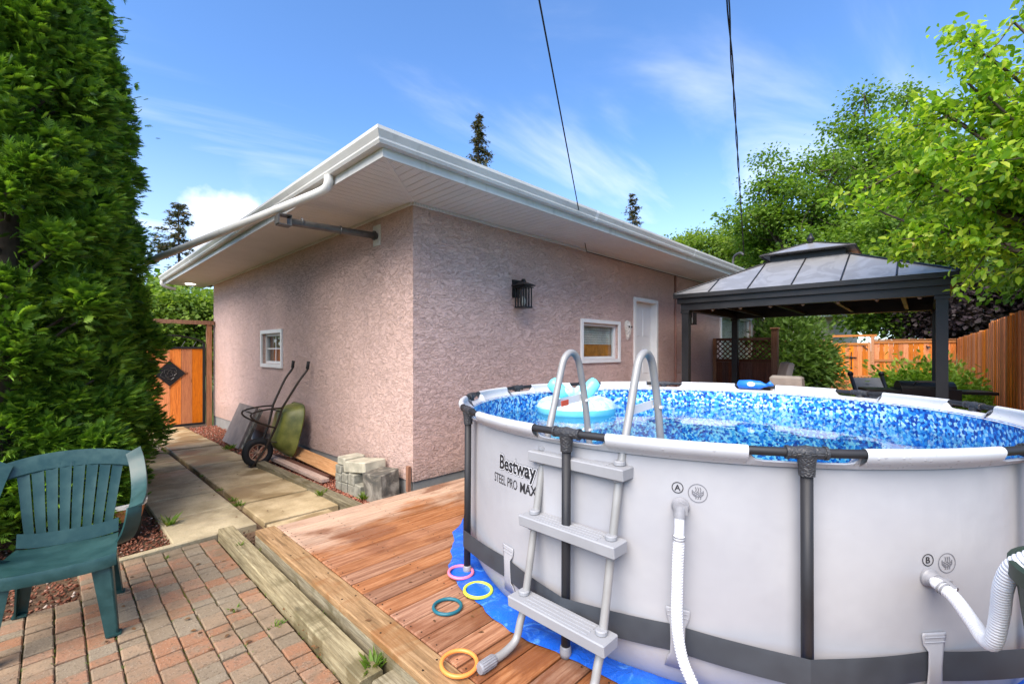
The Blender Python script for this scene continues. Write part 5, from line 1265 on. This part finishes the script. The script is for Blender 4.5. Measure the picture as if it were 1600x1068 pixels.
# neighbour's house behind the fence
t = thing('neighbour_house', 'beige bungalow with pale gutter beyond the back fence', 'house', (28, 3, 0))
MB().b2((25.0, .2, -.4), (33, 9, 3.1)).build('wall', 'beige_wall', t); MB().b2((24.3, -.5, 3.1), (33.5, 9.5, 3.22)).build('eave', 'beige_wall', t); MB().b2((24.2, -.6, 3.12), (24.299, 9.6, 3.27)).build('gutter', 'white_metal', t)
MB().add([(24.2, -.6, 3.23), (33.6, -.6, 3.23), (33.6, 9.6, 3.23), (24.2, 9.6, 3.23), (28.9, 3.5, 5.0), (28.9, 5.5, 5.0)], [[0, 1, 4], [1, 2, 5, 4], [2, 3, 5], [3, 0, 4, 5]]).build('roof', 'roofing', t)
MB().tube(bez([(24.25, -.45, 3.13), (24.25, -.45, 3.0), (24.6, -.1, 2.75), (24.95, .12, 2.6)], 12), .05, 8).build('downspout', 'white_metal', t, True)
w = MB().b2((24.97, 1.0, 1.2), (24.998, 2.6, 2.4)).build('window', 'white_frame', t); MB().b2((24.955, 1.08, 1.28), (24.968, 2.52, 2.32)).build('pane', 'glass', w)

# ------------------------------------------------------------------ trees and shrubs
def limb(b, p0, p1, r0, r1, n=7, wob=.12, seg=8):
    p0 = np.array(p0, float); p1 = np.array(p1, float); L = np.linalg.norm(p1 - p0); f = np.linspace(0, 1, seg)[:, None]
    off = rng.normal(0, wob * L / 3, (2, 3)); p = p0 + (p1 - p0) * f + np.sin(f * math.pi) * off[0] * .6 + np.sin(f * 2 * math.pi) * off[1] * .25
    b.tube(p, np.linspace(r0, r1, seg), n, False); return p
def broadleaf(name, label, base, h, crown_c, crown_r, leafmat, n_limb=12, n_sub=5, per=170, leaf=.26, spread=.75, group=None, r0=.22, tmpl=T_CARD, low=-.75):
    t = thing(name, label, 'tree', base, group); b = MB(); cc = np.array(crown_c, float); cr = np.array(crown_r, float); base = np.array(base, float)
    tr = limb(b, base, cc + np.array([0, 0, -.1 * cr[2]]), r0, r0 * .35, 10, .06, 10); P = []; D = []
    for i in range(n_limb):
        d = unit(rng.normal(0, 1, 3)); d[2] = max(low, d[2]); tip = cc + d * cr * rng.uniform(.55, .92)
        s = tr[rng.integers(4, 10)]; lp = limb(b, s, tip, r0 * .34, r0 * .07, 6, .2)
        for k in range(n_sub):
            q = lp[rng.integers(3, 8)]; e = cc + unit(d + rng.normal(0, .6, 3)) * cr * rng.uniform(.5, 1.0)
            e = q + (e - q) * min(1, (.55 * cr.mean()) / (np.linalg.norm(e - q) + .01)); limb(b, q, e, r0 * .10, r0 * .03, 4, .25, 5)
            m = int(per * rng.uniform(.6, 1.4)); sg = spread * rng.uniform(.6, 1.25)
            if k == 0: e = tip
            pts = e + rng.normal(0, 1, (m, 3)) * np.array([sg, sg, sg * .55]); P.append(pts); D.append(unit(pts - e + rng.normal(0, .35, (m, 3)) * sg) + np.array([0, 0, -.25]))
    b.build('trunk', 'bark', t, True); P = np.concatenate(P); D = np.concatenate(D)
    foliage('crown', leafmat, t, P, D, leaf, tmpl, .7); return t
# elms beyond the yard
G_ = 'trees beyond the back fence'
broadleaf('elm_tree', 'tall elm with open branching crown rising above gazebo roof', (25.2, 1.7, -.4), 13, (25.2, 1.7, 8.7), (3.5, 3.5, 4.3), 'elm_leaf', 16, 6, 230, .17, .46, G_, .30)
broadleaf('elm_tree', 'tallest darker elm between the gazebo peak and the apple tree', (28.6, -2.2, -.4), 16, (28.6, -2.0, 10.4), (3.9, 3.7, 6.2), 'elm_leaf', 22, 6, 230, .18, .50, G_, .30)
broadleaf('elm_tree', 'lower yellowish green tree just above house gutter end', (31.2, 9.8, -.4), 9, (31.2, 9.8, 7.6), (3.6, 3.4, 3.6), 'pale_leaf', 14, 6, 210, .19, .50, G_, .22)
broadleaf('elm_tree', 'rounded green tree between gutter end and tallest elm', (29.7, 5.7, -.4), 10, (29.7, 5.7, 7.0), (3.4, 3.2, 4.0), 'pale_leaf', 15, 6, 210, .19, .50, G_, .22)
broadleaf('elm_tree', 'dense dark green tree low behind the gazebo roof right side', (22.5, -2.4, -.4), 8, (22.5, -2.4, 5.2), (3.0, 3.0, 3.4), 'elm_leaf', 20, 6, 260, .16, .55, G_, .18)
broadleaf('plum_tree', 'dark purple leaved tree behind the back fence', (22.6, -4.9, -.4), 6, (22.4, -4.6, 3.0), (2.4, 2.6, 1.9), 'purple_leaf', 16, 6, 170, .18, .45, None, .14)
broadleaf('elm_tree', 'low green tree overtopping the far end of the side fence', (15.5, -8.0, -.4), 6, (15.2, -7.6, 3.8), (2.6, 2.2, 2.2), 'elm_leaf', 16, 6, 200, .16, .45, G_, .14)
broadleaf('elm_tree', 'dark leafy tree standing behind the side fence', (12.0, -8.6, -.4), 8, (11.8, -8.3, 5.0), (3.0, 2.4, 3.0), 'elm_leaf', 16, 6, 150, .22, .55, G_, .18)
broadleaf('elm_tree', 'green tree low behind the neighbouring beige bungalow', (35, 3.5, -.4), 8, (35, 3.5, 5.5), (4.5, 4.5, 3.2), 'elm_leaf', 18, 6, 150, .3, .7, G_, .18)
broadleaf('caragana_bush', 'light green bush rising behind the orange plank gate', (.2, 12.5, -.4), 4, (.2, 12.3, 2.0), (2.2, 1.4, 1.4), 'pale_leaf', 14, 5, 160, .13, .4, None, .08)
broadleaf('elm_tree', 'shadowy tree behind the light green bush at the gate', (-1.5, 17, -.4), 6, (-1.0, 17, 2.6), (4.0, 2.0, 2.2), 'elm_leaf', 14, 5, 160, .22, .6, 'trees beyond the gate', .16)
def spruce(label, base, h, rmax, crown_from=.1, n_whorl=26, mat='spruce_leaf', leaf=.20, dens=26):
    t = thing('spruce_tree', label, 'tree', base, 'spruces behind the house'); base = np.array(base, float); b = MB(); b.tube([base, base + np.array([.05, 0, h * .5]), base + np.array([0, .05, h * .98])], [h * .014, h * .009, .012], 8); P = []; D = []
    for i in range(n_whorl):
        f = crown_from + (1 - crown_from) * (i / n_whorl) ** .9; z = h * f; r = rmax * (1 - f) ** .95 * rng.uniform(.7, 1.2) + .06
        for k in range(int(rng.integers(4, 7))):
            a = rng.uniform(0, 6.28); d = np.array([math.cos(a), math.sin(a), 0]); rr = r * rng.uniform(.6, 1.1); q = base + np.array([0, 0, z])
            tip = q + d * rr + np.array([0, 0, -.22 * rr + .06]); pts = limb(b, q, tip, .012 + .012 * rr, .004, 4, .06, 6)
            m = int(dens * (.4 + rr)); g = rng.uniform(.1, 1, m); s = q + (tip - q) * g[:, None] + rng.normal(0, .05 + .03 * rr, (m, 3)); sd = np.cross(d, [0, 0, 1])
            P.append(s); D.append(d * .9 + sd * rng.normal(0, .8, (m, 1)) + np.array([0, 0, -.35]) + rng.normal(0, .2, (m, 3)))
    b.build('trunk', 'bark', t, True); foliage('crown', mat, t, np.concatenate(P), np.concatenate(D), leaf, T_NEEDLE, .5)
spruce('tall narrow spruce topped with cones rising behind the roof', (11.9, 12.45, -.4), 13.5, 3.6, .35, 30, leaf=.17, dens=40)
spruce('smaller dark spruce tip above the roof near gutter end', (24.4, 11.1, -.4), 12.4, 3.6, .4, 26, leaf=.19, dens=34)
spruce('drooping spruce between cedar hedge and gutter', (.85, 18.0, -.4), 7.9, 3.4, .15, 20, leaf=.17, dens=44)

def cedar(label, base, h, prof, n_clump, per, seed):
    t = thing('cedar_tree', label, 'tree', base, 'columnar cedars by the walk'); base = np.array(base, float); b = MB()
    b.tube([base, base + np.array([0, 0, h * .5]), base + np.array([0, 0, h * .95])], [.11, .07, .02], 10)
    for k in range(60):
        z = rng.uniform(.05, .93) * h; a = rng.uniform(0, 6.28); r = prof(z / h) * .62; q = base + np.array([0, 0, z]); limb(b, q - np.array([0, 0, .25]), q + np.array([r * math.cos(a), r * math.sin(a), .25]), .022, .007, 5, .1, 5)
    b.build('trunk', 'bark', t, True); P = []; D = []
    for i in range(n_clump + 70 * (seed == 1)):
        f = rng.uniform(0, 1) ** 1.05; z = .05 + f * (h - .05); a = rng.uniform(0, 6.28); r = prof(z / h) * (1 + .10 * math.sin(a * 3 + z * 2.1) + .07 * math.sin(a * 7 - z * 5)) * rng.uniform(.78, 1.02)
        d = np.array([math.cos(a), math.sin(a), 0]); c = base + np.array([0, 0, z]) + d * (r - .10)
        if i >= n_clump: z = rng.uniform(.08, .75); d = unit(np.array([.7, -.7, 0]) + rng.normal(0, .5, 3) * [1, 1, 0]); c = np.array([-2.44, 1.12, -.15 + z]) + d * .17
        m = int(per * rng.uniform(.6, 1.3)); sd = np.cross(d, [0, 0, 1.0])
        sg = rng.uniform(.75, 1.25); up_ = np.array([0, 0, 1.0])
        q = unit(rng.normal(0, 1, (m, 3)) + np.array([.9, 0, .55])); rr = rng.uniform(.55, 1.0, (m, 1)) * sg
        pts = c - d * .10 + (d * q[:, :1] * .15 + sd * q[:, 1:2] * .15 + up_ * q[:, 2:] * .19) * rr
        P.append(pts); D.append(d * (q[:, :1] * .6 + .35) + sd * q[:, 1:2] * .75 + up_ * (q[:, 2:] * .5 + .32) + rng.normal(0, .2, (m, 3)))
        mi = per // 4; pts = base + np.array([0, 0, z]) + d * (r * rng.uniform(.35, .82, (mi, 1))) + rng.normal(0, .1, (mi, 3)); P.append(pts); D.append(d + rng.normal(0, .5, (mi, 3)) + np.array([0, 0, .3]))
    foliage('crown', 'cedar_leaf', t, np.concatenate(P), np.concatenate(D), .092, T_SPRAY, .5)
pr = lambda R0: (lambda f: R0 * (1 - .04 * (1 - min(1, f / .12)) ** 2) * (1 - max(0, (f - .12) / .88) ** 1.9 * .80))
cedar('tall columnar cedar filling the left edge behind the green chair', (-2.95, 1.70, -.18), 6.4, pr(.93), 620, 92, 1)
cedar('tall columnar cedar beside the concrete walk, nearer the gate', (-2.50, 3.15, -.2), 6.4, pr(.86), 620, 92, 2)
cedar('rear columnar cedar mostly hidden behind the other two', (-2.35, 4.9, -.25), 5.6, pr(.78), 260, 60, 3)

# apple tree overhanging the side fence
def apple():
    base = np.array([4.5, -5.9, -.4]); t = thing('apple_tree', 'bright apple tree with green fruit overhanging from the right', 'tree', tuple(base)); b = MB(); cc = np.array([4.98, -5.2, 3.9])
    tr = limb(b, base, base + np.array([.1, .25, 2.6]), .13, .08, 10, .05, 8); P = []; D = []; tips = []
    # limbs reach from the fork out over the fence
    tg = []
    for i in range(52):
        d = unit(rng.normal(0, 1, 3)); d[2] = max(-.62, d[2] * .9); tg.append(cc + d * np.array([1.8, 1.8, 1.5]) * rng.uniform(.55, 1.05))
    tg += [np.array(q) for q in ((3.75, -3.55, 2.95), (3.8, -3.7, 3.4), (3.85, -4.05, 3.9), (3.6, -4.3, 4.3), (3.8, -3.95, 2.8), (3.6, -4.5, 4.5), (3.5, -4.6, 3.9), (3.55, -4.3, 3.3), (3.7, -4.2, 4.1), (3.85, -3.9, 3.2))]
    for e in tg:
        s = tr[-1] + rng.normal(0, .05, 3); lp = limb(b, s, e, .045, .009, 6, .18, 10)
        for k in range(9):
            q = lp[rng.integers(3, 10)]; d = unit(unit(e - s) * .7 + rng.normal(0, .7, 3)); tp = q + d * rng.uniform(.25, .6) + np.array([0, 0, -.05]); limb(b, q, tp, .008, .003, 4, .15, 5); tips.append(tp)
            m = 74; g = rng.uniform(.1, 1.1, m); pts = q + (tp - q) * g[:, None] + rng.normal(0, .065, (m, 3)); P.append(pts); D.append(d * .6 + rng.normal(0, .7, (m, 3)) + np.array([0, 0, -.25]))
    b.build('trunk', 'bark', t, True); foliage('crown', 'apple_leaf', t, np.concatenate(P), np.concatenate(D), .080, T_LEAF, .7)
    me = None; tips = np.array(tips); sel = [q for q in tips if q[0] < 4.4 or q[1] > -4.6]
    random.shuffle(sel)
    for q in sel[:26]:
        if me is None:
            o = MB().lathe([(.004, .026), (.014, .030), (.027, .02), (.031, .0), (.025, -.02), (.010, -.028), (.003, -.024)], (0, 0, 0), 12).build('apple', 'apple', None, True); me = o.data; bpy.data.objects.remove(o)
        part('apple', me, t, Vector(q) - t.location - Vector((0, 0, .05)))
apple()
# shrubs in the yard
def shrub(name, label, c, r, n, mat, size, tmpl, group=None, stem=True, mode='ball'):
    t = thing(name, label, 'shrub', (c[0], c[1], 0), group); c = np.array(c, float); r = np.array(r, float); P = []; D = []; b = MB()
    for i in range(n):
        d = unit(rng.normal(0, 1, 3)); d[2] = abs(d[2]) * rng.uniform(.2, 1) if mode == 'ball' else d[2]; e = c + d * r * rng.uniform(.55, 1.0)
        if i < 40: limb(b, (c[0], c[1], 0.02), e, .02, .006, 5, .1, 5)
        m = 46; s = .14 * r.mean() + .04; pts = e + rng.normal(0, s, (m, 3)); pts[:, 2] = np.maximum(pts[:, 2], .04); P.append(pts); D.append(d * .9 + rng.normal(0, .5, (m, 3)) + np.array([0, 0, .25]))
    b.build('stem', 'bark', t, True); foliage('leaves', mat, t, np.concatenate(P), np.concatenate(D), size, tmpl, .6); return t
shrub('pine_shrub', 'tall bushy pine shrub behind the lattice screen', (11.7, -.85, 1.15), (.95, 1.0, 1.45), 230, 'pine_leaf', .15, T_SPRAY, mode='full')
shrub('juniper_shrub', 'bright green spreading juniper in front of side fence', (10.1, -3.72, .15), (1.35, 1.0, 1.0), 260, 'juniper_leaf', .12, T_SPRAY)
t = thing('ornamental_grass', 'straw coloured grass plumes above the juniper', 'grass clump', (11.6, -3.7, 0)); n = 60; a = rng.uniform(0, 6.28, n); b = MB()
for k in range(n):
    q = np.array([11.6 + .2 * math.cos(a[k]), -3.7 + .25 * math.sin(a[k]), 0]); tp = q + np.array([.35 * math.cos(a[k]), .45 * math.sin(a[k]), rng.uniform(1.0, 1.5)]); b.tube([q, (q + tp) / 2 + np.array([0, 0, .12]), tp], [.006, .005, .002], 4, False)
b.build('blades', 'straw_leaf', t)

# weeds and fallen leaves
def tufts(name, spots, mat, kind='stuff'):
    P = []; D = []; S_ = []
    for (x, y, z, r, n, l) in spots:
        a = rng.uniform(0, 6.28, n); q = rng.uniform(0, r, n); P.append(np.stack([x + q * np.cos(a), y + q * np.sin(a), np.full(n, z)], 1)); D.append(np.stack([np.cos(a) * .6, np.sin(a) * .6, rng.uniform(.3, 1.2, n)], 1)); S_.append(l * rng.uniform(.5, 1.2, n))
    tv = np.array([[-.10, 0, 0], [.10, 0, 0], [.09, .5, .06], [-.09, .5, .06], [0, 1, -.1]]); tf = np.array([[0, 1, 2], [0, 2, 3], [3, 2, 4]])
    return tag(foliage(name, mat, None, np.concatenate(P), np.concatenate(D), np.concatenate(S_), (tv, tf), .4), kind=kind)
sp = [(-1.60, -2.10, -.10, .03, 46, .085), (-1.585, -1.45, -.13, .03, 16, .05), (-1.585, -.95, -.14, .03, 14, .05), (-1.60, -.3, -.13, .03, 18, .06), (-1.66, -.15, -.075, .02, 12, .04), (-1.335, 1.15, -.16, .04, 40, .055), (-1.335, 1.35, -.16, .03, 22, .05), (-1.335, 1.9, -.17, .03, 18, .04), (-1.34, 2.8, -.19, .03, 14, .04), (-.62, .85, -.15, .035, 50, .075), (-.62, 2.2, -.17, .05, 40, .06), (-.36, .38, -.14, .04, 36, .08), (-1.93, 1.0, -.16, .03, 30, .12), (-.62, 4.5, -.2, .08, 60, .09), (-1.9, -.95, -.16, .03, 12, .04), (-1.78, -1.3, -.16, .04, 22, .045), (-2.07, .2, -.16, .02, 12, .03)]
for k in range(170): 
    i = random.randint(0, 11); sp.append((-1.7135 - .1195 * i + random.uniform(-.004, .004), random.uniform(-2.4, .3), -.165, .012, 5, .018))
tufts('weeds', sp, 'weed_leaf')
P = np.array([(random.uniform(-1.5, -.95), random.uniform(-2.7, -.4), .004) for _ in range(10)] + [(random.uniform(-2.5, -1.72), random.uniform(-2.3, .2), -.147) for _ in range(28)] + [(random.uniform(-1.72, -1.64), random.uniform(-1.8, -1.2), -.12) for _ in range(34)] + [(random.uniform(-1.6, -.7), random.uniform(.5, 3), -.14) for _ in range(12)])
a = rng.uniform(0, 6.28, len(P)); tag(foliage('fallen_leaves', 'dry_leaf', None, P, np.stack([np.cos(a), np.sin(a), 0 * a + .05], 1), .03, T_LEAF, .15), kind='stuff')
